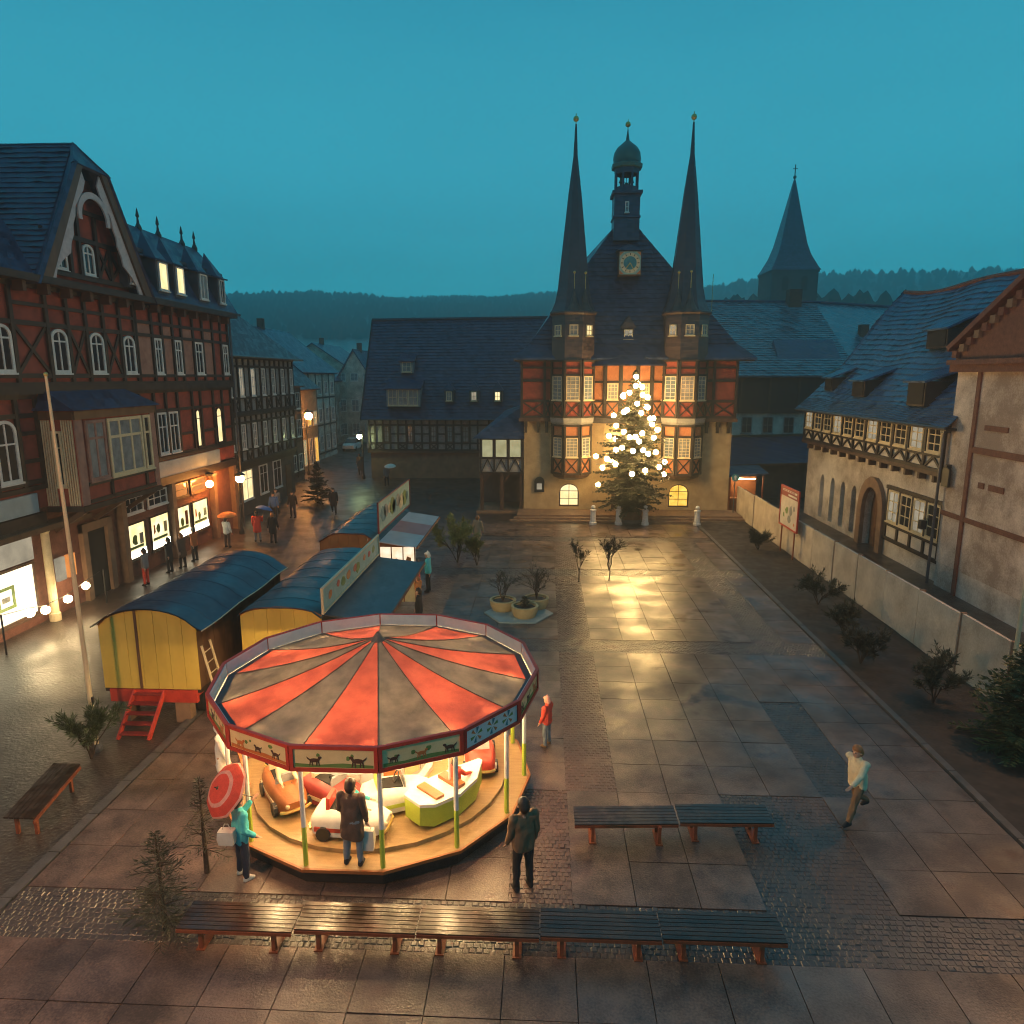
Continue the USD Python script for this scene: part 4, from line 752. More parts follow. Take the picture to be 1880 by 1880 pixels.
street_house('row house with a chimney far behind the street end', -42, -29, 108, 122, 9.5, 14.0, 'plaster_white', 'slate', ridge='y', face='y-', floors=((6, 7.3),), nb=3)

# ================================================================== right side
rb = Thing('guild_house', 'long half-timbered house with wavy blue tiled roof and pointed stone doorway', 'house', (17.6, 39, 0))
FR_ = Fr((17.6, 0, 0), (0, 1, 0), (-1, 0, 0)); FRu = Fr((17.35, 0, 0), (0, 1, 0), (-1, 0, 0))
low = Polygon([(31.0, -.08), (47.2, -.08), (47.2, 4.9), (31.0, 4.9)])
for o in (arch(36.5, 38.4, -.08, 3.2, 1.35), arch(39.6, 40.2, .2, 2.9, 1.6), arch(41.1, 41.7, .2, 2.9, 1.6), arch(42.6, 43.2, .2, 2.9, 1.6), arch(44.2, 44.8, .2, 2.9, 1.6)): low = low.difference(Polygon(o))
rb.add('stone_wall', [FR_.poly(low, -.45, 0), box(18.2, 27, 30.9, 47.2, -.08, 4.9)], 'plaster_stain')
rb.add('upper_wall', box(17.35, 27, 30.9, 47.5, 4.9, 7.0), 'infill_white')
ps = list(np.linspace(31.0, 47.4, 12))
timber_floor(rb, FRu, 30.9, 47.5, 4.2 + .62, 6.95, ps, sill=5.55, head=None, w=.17, braces='a' * 11, mat='timber', wins={k: dict(cols=2, rows=3, transom=.7, pane='win_dim' if k % 3 == 1 else 'glass_dark', frame='cream_paint', z1=6.85, gap=.1, fw=.09, bw=.045) for k in range(11)})
rb.add('jetty_beam', [FRu.box(30.9, 47.5, 4.66, 4.84, -.1, .14)], 'timber_brown')
for y in np.arange(31.5, 47.3, 1.25): rb.add('corbel', [FR_.box(y - .09, y + .09, 4.35, 4.66, 0, .34)], 'timber_brown')
for a0 in (39.6, 41.1, 42.6, 44.2): rb.add('niche', FR_.poly(arch(a0 - .0, a0 + .6, .2, 2.9, 1.6), -.44, -.4), 'infill_grey')
po = rb.add('portal', [FR_.poly(Polygon(arch(36.0, 38.9, -.08, 3.75, 1.3)).difference(Polygon(arch(36.5, 38.4, -.08, 3.2, 1.35))), .0, .22)], 'stone_brown', label='pointed carved stone doorway')
rb.add('door', FR_.poly(arch(36.5, 38.4, -.08, 3.2, 1.35), -.42, -.35), 'brown_wood', parent=po)
for k in range(4):
    a0 = 30.95 + k * 1.22; window(rb, FR_, a0 + .06, a0 + 1.13, 1.75, 3.35, cols=2, rows=3, pane='win_dim' if k in (1, 3) else 'glass_dark', frame='cream_paint', fw=.09, bw=.045, d=.05)
    rb.add('panel', FR_.box(a0 + .1, a0 + 1.1, .95, 1.5, .0, .06), 'infill_white')
for a0, z0, a1, z1 in ((30.8, 3.48, 36.0, 3.48), (30.8, 1.62, 36.0, 1.62), (30.8, .85, 36.0, .85)): rb.add('beam', FR_.beam(a0, z0, a1, z1, .17, .0, .13), 'timber')
for k in range(5): rb.add('beam', FR_.beam(30.93 + k * 1.22, .85, 30.93 + k * 1.22, 3.48, .16, .0, .125), 'timber')
rb.add('coping', box(17.0, 17.3, 30.6, 30.9, 6.6, 6.9), 'lead')
# sagging tiled roof: ridge line wavers like the old one in the picture
def sag(y): return 14.1 - .42 * math.sin((y - 31) / 16.5 * PI) + .1 * math.sin(y * .7)
ys = np.linspace(30.2, 48.3, 25)
rows = []
for k, (x, zf) in enumerate(((16.85, 0), (17.6, .10), (19.5, .40), (20.8, .72), (22.2, 1.0))):
    rows.append([(x + (.0 if k < 4 else 0), y - (0 if True else 0), 6.85 + (sag(y) - 6.85) * zf + .06 * math.sin(y * 1.3 + x)) for y in ys])
rr_ = [[(x, min(y, 48.3 - (zz - 6.85) * .33) if True else y, zz) for x, y, zz in r] for r in rows]
back = [[(44.4 - x, y, zz) for x, y, zz in r] for r in rr_[::-1]]
rb.add('roof', [loft(rr_, close=False), loft(back, close=False)], 'tile_blue', label='sagging blue tiled roof', smooth=40)
def rbf(u, v):
    q = v * 4; i = min(3, int(q)); w = q - i; k = u * 24; j = min(23, int(k)); x_ = k - j; g = lambda a, b: np.array(rr_[a][b])
    return (g(i, j) * (1 - x_) + g(i, j + 1) * x_) * (1 - w) + (g(i + 1, j) * (1 - x_) + g(i + 1, j + 1) * x_) * w
courses(rb, rbf, 30, 60, 'tile_blue', 2, .06)
rb.add('roof_end', loft([[r[-1] for r in rr_], [(44.4 - r[-1][0], r[-1][1], r[-1][2]) for r in rr_]], close=False), 'tile_blue')
rb.add('eaves_board', box(16.85, 17.4, 30.2, 48.2, 6.72, 6.83), 'timber')
def rx(z): return np.interp(z, [6.85, 7.57, 9.75, 12.07, 14.1], [16.85, 17.6, 19.5, 20.8, 22.2])
for y0, y1, z0, z1 in ((40.0, 41.6, 7.95, 8.75), (33.3, 34.9, 7.7, 8.75), (36.0, 37.9, 10.45, 11.3), (45.0, 46.2, 8.2, 8.9)):
    x = rx(z0) - .25
    f = Fr((x, 0, 0), (0, 1, 0), (-1, 0, 0)); d = rb.add('dormer', [box(x, x + 2.2, y0, y1, z0 - .1, z1)], 'timber', label='low dark dormer')
    rb.add('dormer_roof', slab([(x - .2, y0 - .2, z1 + .02), (x - .2, y1 + .2, z1 + .02), (rx(z1 + .9) + .3, y1 + .2, z1 + .85), (rx(z1 + .9) + .3, y0 - .2, z1 + .85)], .1), 'tile_blue', parent=d)
    rb.add('shutter', f.box(y0 + .12, y1 - .12, z0, z1 - .08, .0, .04), 'dark_opening', parent=d)
rb.add('drainpipe', tube([(17.1, 30.75, -.08), (17.1, 30.75, 6.7)], .06, 6), 'lead')
rb.add('wall_lamp', [tube([(17.6, 31.2, 2.75), (16.9, 31.2, 2.75)], .02, 5), box(16.75, 17.0, 31.08, 31.32, 2.3, 2.7)], 'black_iron')

wb = Thing('gabled_house', 'pale plastered house with brown brick gable at the right edge', 'house', (17.6, 25, 0))
FWb = Fr((17.3, 0, 0), (0, 1, 0), (-1, 0, 0))
wb.add('wall', box(17.3, 27, 17, 30.6, 1.0, 9.2), 'plaster_white'); wb.add('lower_wall', box(17.3, 27, 17, 30.6, -.5, 1.0) if False else box(17.32, 27, 17.05, 30.58, -.08, 1.0), 'plaster_stain')
wb.add('quoin_strip', [FWb.box(28.9, 29.12, -.08, 9.2, 0, .07), FWb.box(17.2, 28.9, 5.95, 6.2, 0, .06), FWb.box(17.2, 30.6, 3.1, 3.3, 0, .06)], 'brick_dark')
for a0, a1, z0, z1 in ((26.9, 28.3, 6.9, 7.1), (26.7, 27.6, 4.62, 4.85), (27.9, 28.25, 4.62, 4.85), (20.5, 22, 6.9, 7.1)): wb.add('iron_tie', FWb.box(a0, a1, z0, z1, 0, .05), 'brick_dark')
wb.add('cornice', [FWb.box(17, 30.75, 9.15, 9.45, -.2, .3), FWb.box(17, 30.75, 9.45, 9.65, -.2, .45)], 'brick_dark')
wb.add('gable', FWb.poly([(17.0, 9.65), (30.7, 9.65), (30.7, 10.1), (23.8, 13.9), (17, 10.1)], -.5, .1), 'brick_dark')
for k in range(16):
    t = k / 15; y = 30.6 - 6.8 * t; z = 10.15 + 3.75 * t; wb.add('gable_block', FWb.box(y - .16, y + .16, z - .42, z - .12, .1, .26), 'stone_brown' if k % 2 else 'brick_dark')
wb.add('gable_coping', FWb.beam(30.95, 10.1, 23.8, 14.1, .22, -.5, .4), 'brick_dark')
wb.add('roof', hull([(17.2, 16.8, 9.7), (17.2, 30.7, 9.7), (27, 16.8, 9.7), (27, 30.7, 9.7), (17.4, 23.8, 13.7), (27, 23.8, 13.7)]), 'tile_blue')
hs = wb.add('hanging_sign', [FWb.poly(arch(30.05, 30.55, 4.35, 5.2, .6), .1, .2), FWb.box(30.25, 30.35, 5.15, 5.3, 0, .2)], 'black_iron', label='dark wall plaque with arched top')

# ------------------------------------------------------------------ buildings behind the town hall on the right
b1 = Thing('rear_hall', 'long low hall with wide teal roof behind the right side of the town hall', 'hall', (22, 62, 0))
b1.add('wall', box(13.5, 33, 60.5, 74, -.08, 5.9), 'plaster_stain')
b1.add('upper_wall', box(13.4, 25.2, 60.2, 62, 5.9, 9.0), 'timber')
b1.add('roof', [slab([(12.6, 59.8, 9.0), (26, 59.8, 9.0), (27, 74, 16.2), (12.6, 74, 16.4)], .2), slab([(26, 59.8, 9.0), (36, 66, 9.0), (36, 74, 15.6), (27, 74, 16.2)], .2)], 'tile_wet', label='wide blue-green roof')
b1.add('raised_roof_box', hull([(20.0, 62.0, 9.4), (25.4, 62.0, 9.4), (20.4, 65.2, 12.2), (25.6, 65.2, 12.2), (20.0, 66, 9.4), (25.4, 66, 9.4), (20.0, 61.7, 9.9), (25.4, 61.7, 9.9)]), 'slate')
b1.add('chimney', [box(24.1, 25.3, 72.8, 74, 15, 17.4)], 'brick_dark'); b1.add('chimney', box(28.8, 29.5, 67, 67.7, 12.2, 13.6), 'brick_dark')
b1.add('bargeboard', bar((23.0, 59.6, 8.9), (26.4, 61.8, 10.4), .25, .2), 'brown_wood')
F_ = Fr((0, 60.5, 0), (1, 0, 0), (0, -1, 0))
for k in range(6): window(b1, F_, 15.0 + k * 1.75, 15.9 + k * 1.75, 4.2, 5.6, cols=2, rows=2, pane='glass_dark', frame='infill_grey', d=.005)
for k in range(5): b1.add('beam', Fr((0, 60.2, 0), (1, 0, 0), (0, -1, 0)).box(14 + k * 2.4, 14.16 + k * 2.4, 6.1, 8.9, 0, .06), 'timber_brown')
b2 = Thing('lean_to_shed', 'low slate shed roof behind the fence beside the town hall', 'shed', (19, 55, 0))
b2.add('wall', box(13.2, 25, 53, 59, -.08, 2.5), 'stone_dark'); b2.add('roof', slab([(12.8, 52.4, 2.45), (25.5, 52.0, 2.9), (25.5, 59.4, 4.2), (12.8, 59.4, 3.9)], .15), 'slate'); b2.add('ridge_board', bar((12.8, 59.3, 3.95), (25.5, 59.3, 4.3), .18, .18), 'brown_wood')
b2.add('eaves_board', bar((12.8, 52.35, 2.4), (25.5, 51.95, 2.85), .1, .16), 'brown_wood')
ki = Thing('lit_kiosk', 'small amber-lit open kiosk squeezed between town hall and fence', 'kiosk', (13.4, 47, 0))
ki.add('back_wall', box(12.3, 14.6, 48.2, 48.4, -.08, 2.6), 'orange_wood'); ki.add('side_wall', box(12.3, 12.45, 46.6, 48.2, -.08, 2.6), 'orange_wood')
ki.add('roof', slab([(12.2, 46.2, 2.55), (14.8, 46.2, 2.7), (14.8, 48.6, 2.95), (12.2, 48.6, 2.9)], .12), 'slate'); ki.add('post', tube([(14.5, 46.4, -.08), (14.5, 46.4, 2.6)], .06, 6), 'rust_frame'); ki.add('counter', box(12.5, 14.2, 46.7, 47.2, .85, .95), 'orange_wood'); ki.add('counter_front', box(12.5, 14.2, 46.72, 46.8, -.08, .85), 'orange_wood')
ki.add('lamp', [tube([(12.7, 47.2, 2.2), (14.2, 47.2, 2.2)], .05, 6)], 'bulb_warm')

# ------------------------------------------------------------------ church tower in the mist
ch = Thing('church_tower', 'square stone church tower with a flared pointed spire behind the roofs', 'church', (50.4, 154, 0))
cx, cy = 50.4, 154.5
ch.add('tower', box(cx - 4.6, cx + 4.6, cy - 4.6, cy + 4.6, 0, 30.0), 'stone_dark'); ch.add('cornice', box(cx - 4.75, cx + 4.75, cy - 4.75, cy + 4.75, 29.6, 30.1), 'stone_dark')
sq = lambda r, z: [(cx - r, cy - r, z), (cx + r, cy - r, z), (cx + r, cy + r, z), (cx - r, cy + r, z)]
ch.add('spire', loft([sq(4.95, 30.0), sq(4.4, 30.9), sq(3.3, 33.2), sq(2.6, 35.5), sq(1.3, 42.0), sq(.25, 47.6), sq(.1, 48.2)]), 'slate')
ch.add('finial', [tube([(cx, cy, 48), (cx, cy, 51)], .1, 6), ball((cx, cy, 48.6), .35, 1), bar((cx - .5, cy, 50.2), (cx + .5, cy, 50.2), .12, .12)], 'black_iron')
Fc = Fr((cx, cy - 4.6, 0), (1, 0, 0), (0, -1, 0))
for x in (-1.9, 1.9): ch.add('belfry_window', Fc.poly(arch(x - .6, x + .6, 26, 28.8), .0, .06), 'dark_opening')
ch.add('string_course', box(cx - 4.75, cx + 4.75, cy - 4.75, cy + 4.75, 24.6, 24.9), 'stone_dark')
ch.add('nave_roof', hull([(30, 152, 12), (75, 152, 12), (30, 166, 12), (75, 166, 12), (32, 159, 22), (75, 159, 22)]), 'slate')

# ridge tiles and gutters
rb.add('ridge_tiles', tube([(22.2, y, sag(y) + .03) for y in np.linspace(30.4, 46.0, 24)], .13, 6), 'brick_dark'); rb.add('gutter', tube([(16.83, 30.2, 6.83), (16.83, 48.0, 6.83)], .07, 6), 'lead')
b1.add('ridge_tiles', tube([(12.6, 74, 16.45), (27, 74, 16.25), (36, 74, 15.65)], .16, 6), 'slate'); b1.add('gutter', tube([(12.6, 59.75, 8.95), (26, 59.75, 8.95)], .09, 6), 'lead')
wg.add('ridge_tiles', tube([(-16.2, 67, 14.15), (1.5, 67, 14.33)], .15, 6), 'slate_purple'); wg.add('verge_board', bar((-16.2, 61.3, 5.2), (-16.2, 67, 14.1), .08, .3), 'timber')

courses(b1, bil((12.6, 59.8, 9.0), (26, 59.8, 9.0), (12.6, 74, 16.4), (27, 74, 16.2)), 34, 50, 'tile_wet', 4, .06)
courses(ho, bil((-30, 24.75, 12.25), (-17.95, 24.75, 12.25), (-30, 28.66, 17.93), (-18.5, 28.66, 17.93)), 26, 40, 'slate', 5, .04)

# ================================================================== the carousel
CC = np.array([-3.52, 14.0]); NS = 14
def ngon(r, z, n=NS, off=0.0): return [(CC[0] + r * math.cos(k * 2 * PI / n + off), CC[1] + r * math.sin(k * 2 * PI / n + off), z) for k in range(n)]
ca = Thing('carousel', 'fairground carousel with red and grey striped canopy lit from inside', 'carousel', (CC[0], CC[1], 0))
ca.add('base_skirt', loft([ngon(3.16, .02), ngon(3.2, .30)], cap=False), 'black_iron')
ca.add('platform', loft([ngon(3.26, .28), ngon(3.26, .35)]), 'floor_boards')
ca.add('platform_edge', loft([ngon(3.265, .30), ngon(3.29, .30), ngon(3.29, .362), ngon(3.245, .362)], cap=False), 'orange_wood')
RT_, ZR, ZA = 3.42, 2.8, 3.50
V = ngon(RT_, ZR); apex = (CC[0], CC[1], ZA)
def canopy_pt(k, t, s):
    """point on canopy segment k: t from rim to apex, s across; the cloth sags between its ribs and along them"""
    a, b = np.array(ngon(RT_ - .08, ZR - .24)[k % NS]), np.array(ngon(RT_ - .08, ZR - .24)[(k + 1) % NS]); e = a + (b - a) * s; p = e + (np.array(apex) - e) * t
    p[2] -= .10 * math.sin(PI * t) * (1 - .0) + .035 * math.sin(PI * s) * math.sin(PI * min(1, t * 1.3)); return p
for k in range(NS):
    rows_ = [[canopy_pt(k, t, s) for s in np.linspace(0, 1, 5)] for t in np.linspace(0, .985, 9)]
    ca.add('canopy_panel', loft(rows_, close=False), 'canvas_red' if k % 2 == 0 else 'canvas_grey', smooth=True)
    ca.add('canopy_border', loft([[canopy_pt(k, t, s) + (0, 0, .012) for s in np.linspace(0, 1, 5)] for t in (0, .025, .05)], close=False), 'canvas_blue')
    ca.add('seam', tube([canopy_pt(k, t, 0) + (0, 0, .012) for t in np.linspace(0, .985, 8)], .012, 4), 'canvas_grey')
ca.add('canopy_cap', lathe([(.16, ZA - .06), (.10, ZA + .02), (.03, ZA + .12)], 14, CC), 'canvas_grey')
# fascia: framed painted boards on the fourteen sides
rr = np.random.default_rng(11)
for k in range(NS):
    a, b = np.array(ngon(RT_, 0)[k]), np.array(ngon(RT_, 0)[(k + 1) % NS]); u = b - a; L = np.linalg.norm(u); n = (a + b) / 2 - (*CC, 0); f = Fr(a, u, n)
    z0, z1, w = 2.38, 2.86, .065
    board = ca.add('fascia_board', f.box(.02, L - .02, z0 + .02, z1 - .02, -.03, .0), 'panel_blue' if k in (12,) else 'panel_cream')
    ca.add('fascia_frame', [f.box(0, L, z0, z0 + w, -.035, .03), f.box(0, L, z1 - w, z1, -.035, .03), f.box(0, w, z0 + w, z1 - w, -.035, .03), f.box(L - w, L, z0 + w, z1 - w, -.035, .03)], 'red_paint')
    if k == 12:
        for q in range(3):
            c = (L * (.22 + .28 * q), (z0 + z1) / 2)
            for p in range(6):
                t = p * PI / 3 + .3; ca.add('painted_petal', f.poly([(c[0] + .03 * math.cos(t), c[1] + .03 * math.sin(t)), (c[0] + .15 * math.cos(t + .22), c[1] + .15 * math.sin(t + .22)), (c[0] + .15 * math.cos(t - .22), c[1] + .15 * math.sin(t - .22))], .0, .008), ('print_green', 'print_teal', 'print_orange')[p % 3], parent=board)
    else:
        zm = (z0 + z1) / 2
        def beast(cx, s, fl):
            E = lambda x, z, a, b: Polygon([(cx + fl * (x + a * math.cos(t)) * s, zm - .035 + (z + b * math.sin(t)) * s) for t in np.linspace(0, 2 * PI, 12)[:-1]]); Q = lambda *p: Polygon([(cx + fl * x * s, zm - .035 + z * s) for x, z in p])
            g = E(0, 0, .62, .28).union(E(.72, .38, .24, .17)).union(Q((.35, .1), (.6, .5), (.85, .35), (.6, -.1))).union(Q((-.5, .1), (-1.0, .5), (-.9, .2), (-.55, -.1)))
            for x, d in ((-.5, -.12), (-.3, .05), (.32, -.05), (.5, .15)): g = g.union(Q((x - .08, -.1), (x + .1, -.1), (x + d + .06, -.75), (x + d - .06, -.75)))
            return g.buffer(0)
        ca.add('painted_ground', f.poly([(w + .02, z0 + w + .01), (L - w - .02, z0 + w + .01), (L - w - .02, z0 + w + .06), (L * .6, z0 + w + .09), (L * .3, z0 + w + .055), (w + .02, z0 + w + .08)], .0005, .004), 'print_green' if k % 3 else 'print_orange', parent=board)
        n_ = 2 + k % 2
        for q in range(n_): ca.add('painted_beast', f.poly(beast(L * (q + .6 + rr.uniform(-.1, .1)) / (n_ + .2), rr.uniform(.10, .16), rr.choice([-1, 1])), .004, .008), 'print_brown' if (q + k) % 3 else 'print_orange', parent=board)
        for q in range(3):
            c = (rr.uniform(.15, L - .15), zm + rr.uniform(.0, .08)); s = rr.uniform(.025, .05); ca.add('painted_bush', f.poly(Polygon([(c[0] + s * math.cos(t) * rr.uniform(.7, 1.3), c[1] + s * math.sin(t) * rr.uniform(.7, 1.3)) for t in np.linspace(0, 2 * PI, 9)[:-1]]).convex_hull, .001, .003), 'print_green', parent=board)
    ca.add('fascia_inner', f.box(.03, L - .03, z0 + .02, z1 - .02, -.055, -.04), 'panel_blue')
    # swag of white cloth under the rim
    pts = [[f.pt(s, 2.41, -.09) for s in np.linspace(.02, L - .02, 13)], [f.pt(s, 2.30 - .06 * abs(math.sin(s / L * PI * (1 + k % 2))) * (.7 + .3 * math.sin(k * 2.1)), -.13 + .03 * math.sin(s * 19)) for s in np.linspace(.02, L - .02, 13)]]
    ca.add('swag', loft(pts, close=False), 'canvas_white', smooth=True)
# posts: white above, lime below
for k in range(NS):
    x, y, _ = ngon(3.14, 0)[k]; po = ca.add('post', tube([(x, y, 1.12), (x, y, 2.5)], .045, 8), 'white_paint'); ca.add('post_foot', tube([(x, y, .35), (x, y, 1.12)], .047, 8), 'lime_paint', parent=po)
x, y, _ = ngon(3.1, 0)[8]; x2, y2, _ = ngon(3.1, 0)[9]
ca.add('brace', bar((x2 - .0, y2, 1.5), (x, y, 2.35), .05, .06), 'orange_wood', label='slanting orange brace between two posts')
# middle drum with mirrors, mouldings and lamps
ca.add('drum', lathe([(1.12, .44), (1.12, .55), (1.0, .6), (1.0, 2.15), (1.2, 2.35), (1.2, 2.55)], 14, CC), 'white_paint')
for k in range(NS):
    a, b = np.array([CC[0] + 1.01 * math.cos(k * 2 * PI / NS), CC[1] + 1.01 * math.sin(k * 2 * PI / NS), 0]), np.array([CC[0] + 1.01 * math.cos((k + 1) * 2 * PI / NS), CC[1] + 1.01 * math.sin((k + 1) * 2 * PI / NS), 0]); f = Fr(a, b - a, (a + b) / 2 - (*CC, 0)); L = np.linalg.norm(b - a)
    ca.add('drum_panel', f.box(.03, L - .03, .7, 2.1, .0, .02), ('panel_cream', 'white_paint', 'panel_blue', 'print_orange')[k % 4])
ca.add('turntable', loft([ngon(2.75, .36, 28), ngon(2.75, .44, 28)]), 'floor_boards')
for k in range(7):
    t = (k + .5) * 2 * PI / 7; ca.add('sweep', bar((CC[0] + .9 * math.cos(t), CC[1] + .9 * math.sin(t), 2.5), (CC[0] + 3.2 * math.cos(t), CC[1] + 3.2 * math.sin(t), 2.5), .06, .08), 'white_paint')
lr = ca.add('lamp_ring', lathe([(1.6, 2.42), (1.64, 2.42), (1.64, 2.46), (1.6, 2.46)], 28, CC), 'white_paint')
for k in range(14):
    t = (k + .5) * 2 * PI / 14; ca.add('lamp_bulb', (lambda b: (b[0] * .06 + np.array([CC[0] + 1.62 * math.cos(t), CC[1] + 1.62 * math.sin(t), 2.37]), b[1]))(ball((0, 0, 0), 1, 1)), 'lamp_ride', parent=lr)
lr2 = ca.add('lamp_ring', lathe([(2.72, 2.46), (2.76, 2.46), (2.76, 2.5), (2.72, 2.5)], 28, CC), 'white_paint')
for k in range(14):
    t = k * 2 * PI / 14; ca.add('lamp_bulb', (lambda b: (b[0] * .055 + np.array([CC[0] + 2.74 * math.cos(t), CC[1] + 2.74 * math.sin(t), 2.41]), b[1]))(ball((0, 0, 0), 1, 1)), 'lamp_ride', parent=lr2)
# rides: small cars, a boat and a bus on the turntable, facing along the circle
def ride(kind, ang, r, body, trim):
    c, s = math.cos(ang), math.sin(ang); o = np.array([CC[0] + r * c, CC[1] + r * s, .44]); fw, out = np.array([-s, c, 0]), np.array([c, s, 0])
    def W(pts): return [o + fw * p[0] + out * p[1] + np.array([0, 0, p[2]]) for p in pts]
    def ring(x, w, z0, z1, k=.75): return W([(x, -w, z0), (x, w, z0), (x, w, z0 + (z1 - z0) * .6), (x, w * k, z1), (x, -w * k, z1), (x, -w, z0 + (z1 - z0) * .6)])
    if kind == 'car':
        b = ca.add('ride_car', loft([ring(-.72, .2, .16, .36), ring(-.62, .3, .1, .5), ring(-.3, .34, .08, .56), ring(.1, .34, .08, .52), ring(.5, .30, .1, .46), ring(.74, .2, .16, .36)]), body, smooth=50)
        ca.add('cockpit', loft([ring(-.36, .2, .5, .57, .9), ring(.12, .2, .48, .545, .9)]), 'dark_opening', parent=b); ca.add('seat', loft([ring(-.40, .2, .48, .78, .9), ring(-.33, .2, .48, .76, .9)]), trim, parent=b)
        ca.add('windscreen', loft([ring(.14, .22, .5, .70, .8), ring(.17, .22, .5, .68, .8)]), 'glass_pale', parent=b)
        ca.add('stripe', [loft([ring(-.60, .345, .18, .26, 1.0), ring(.5, .345, .18, .26, 1.0)])], trim, parent=b)
        for x in (-.42, .42):
            for w in (-.34, .34): ca.add('wheel', tube([o + fw * x + out * (w - .04) + (0, 0, .14), o + fw * x + out * (w + .04) + (0, 0, .14)], .14, 10), 'black_iron', parent=b)
        for x in (-.74, .76): ca.add('bumper', tube([o + fw * (x - .06 * np.sign(x)) + out * w + (0, 0, .2) for w in (-.3,)] + [o + fw * x + out * w + (0, 0, .2) for w in (-.2, 0, .2)] + [o + fw * (x - .06 * np.sign(x)) + out * .3 + (0, 0, .2)], .03, 6), 'gold', parent=b)
        sw = o + fw * .02 + np.array([0, 0, .66]); ca.add('steering_wheel', tube([sw + out * .11 * math.cos(t) + fw * .05 * math.sin(t) + np.array([0, 0, .1 * math.sin(t)]) for t in np.linspace(0, 2 * PI, 13)], .014, 5, False), 'black_iron', parent=b)
        for w in (-.16, .16): ca.add('headlight', (lambda q: (q[0] * .045 + o + fw * .73 + out * w + np.array([0, 0, .3]), q[1]))(ball((0, 0, 0), 1, 1)), 'cream_paint', parent=b)
    else:
        b = ca.add('ride_boat', loft([ring(-.85, .22, .14, .55, 1.1), ring(-.6, .34, .06, .5, 1.1), ring(0, .38, .03, .46, 1.1), ring(.55, .28, .06, .5, 1.1), ring(.95, .04, .2, .62, 1.1)]), body, smooth=50)
        ca.add('gunwale', loft([ring(-.86, .25, .54, .60, 1.0), ring(-.6, .39, .49, .56, 1.0), ring(0, .43, .45, .52, 1.0), ring(.55, .32, .49, .56, 1.0), ring(.96, .05, .60, .68, 1.0)]), trim, parent=b)
        for x in (-.4, .15): ca.add('seat', loft([ring(x - .1, .3, .5, .6, 1.0), ring(x + .1, .3, .5, .6, 1.0)]), 'orange_wood', parent=b)
        ca.add('mast', tube([o + fw * .1 + (0, 0, .5), o + fw * .1 + (0, 0, 1.9)], .025, 6), 'white_paint', parent=b)
for kind, a, r, bm, tm in (('boat', -.72, 2.15, 'lime_paint', 'white_paint'), ('car', -1.62, 2.2, 'white_paint', 'red_paint'), ('car', -2.5, 2.15, 'orange_wood', 'cream_paint'), ('car', .15, 2.15, 'red_paint', 'white_paint'), ('boat', 1.15, 2.1, 'print_teal', 'cream_paint'), ('car', 2.1, 2.15, 'yellow_paint', 'red_paint'), ('car', 3.0, 2.15, 'panel_aqua', 'white_paint'), ('car', -1.17, 1.5, 'white_paint', 'lime_paint'), ('car', -2.05, 1.5, 'red_dark', 'cream_paint')): ride(kind, a, r, bm, tm)

# ================================================================== showman's caravan
cv = Thing('showman_caravan', 'yellow showman caravan with blue barrel roof and red ladder steps', 'caravan', (-10.25, 19.5, -.08))
x0, x1, y0, y1, zf = -11.58, -8.98, 16.75, 22.6, .88
arc_ = lambda x, dz=0: 2.46 + .62 * math.sqrt(max(0, 1 - ((x - (x0 + x1) / 2) / 1.34) ** 2)) + dz
FV = Fr((0, y0, 0), (1, 0, 0), (0, -1, 0))
xs = np.linspace(x0, x1, 8)
for k in range(7):
    l, r = xs[k] + .004, xs[k + 1] - .004; cv.add('end_board', FV.poly([(l, zf), (r, zf), (r, arc_(r))] + [(q, arc_(q)) for q in np.linspace(r, l, 5)[1:-1]] + [(l, arc_(l))], -.05, .0 + .004 * (k % 2)), 'yellow_paint')
cv.add('end_seam', FV.box((x0 + x1) / 2 - .32, (x0 + x1) / 2 - .25, zf, arc_(-10.5) - .03, .004, .022), 'brown_wood')
ys = np.linspace(y0 + .02, y1, 20)
for k in range(19): cv.add('side_board', [box(x1 - .05, x1 + .003 * (k % 2), ys[k] + .004, ys[k + 1] - .004, zf, 2.46)], 'brown_wood')
cv.add('far_side', box(x0, x0 + .05, y0 + .02, y1, zf, 2.46), 'brown_wood'); cv.add('back_end', box(x0, x1, y1 - .05, y1, zf, 2.46), 'yellow_paint'); cv.add('floor', box(x0, x1, y0 + .02, y1, zf - .1, zf + .02), 'timber')
rx_ = np.linspace(x0 - .12, x1 + .22, 15); top = lambda q, y: arc_(np.clip(q, x0 + .02, x1 - .02), .035) - (.05 if q < x0 else 0) - max(0, q - x1) * .55 + .02 * math.sin(y * 2.2 + q)
R1 = [[(q, y, top(q, y)) for q in rx_] for y in np.linspace(y0 - .12, y1 + .15, 12)]
cv.add('roof', [loft(R1, close=False), loft([[(a, b, c - .035) for a, b, c in r] for r in R1[::-1]], close=False)], 'blue_roof', smooth=40, label='glossy blue barrel roof')
cv.add('roof_edge', [tube([(x1 + .22, y, top(x1 + .22, y) - .01) for y in np.linspace(y0 - .12, y1 + .15, 12)], .02, 5), tube([(x0 - .12, y, top(x0 - .12, y) - .01) for y in np.linspace(y0 - .12, y1 + .15, 12)], .02, 5)], 'cream_paint')
for y in np.linspace(y0 + .6, y1 - .5, 6): cv.add('roof_seam', tube([(q, y, top(q, y) + .004) for q in rx_], .008, 4), 'blue_roof')
cv.add('end_trim', [tube([(q, y0 - .0, arc_(q, .0)) for q in np.linspace(x0 + .01, x1 - .01, 15)], .028, 6)], 'orange_wood')
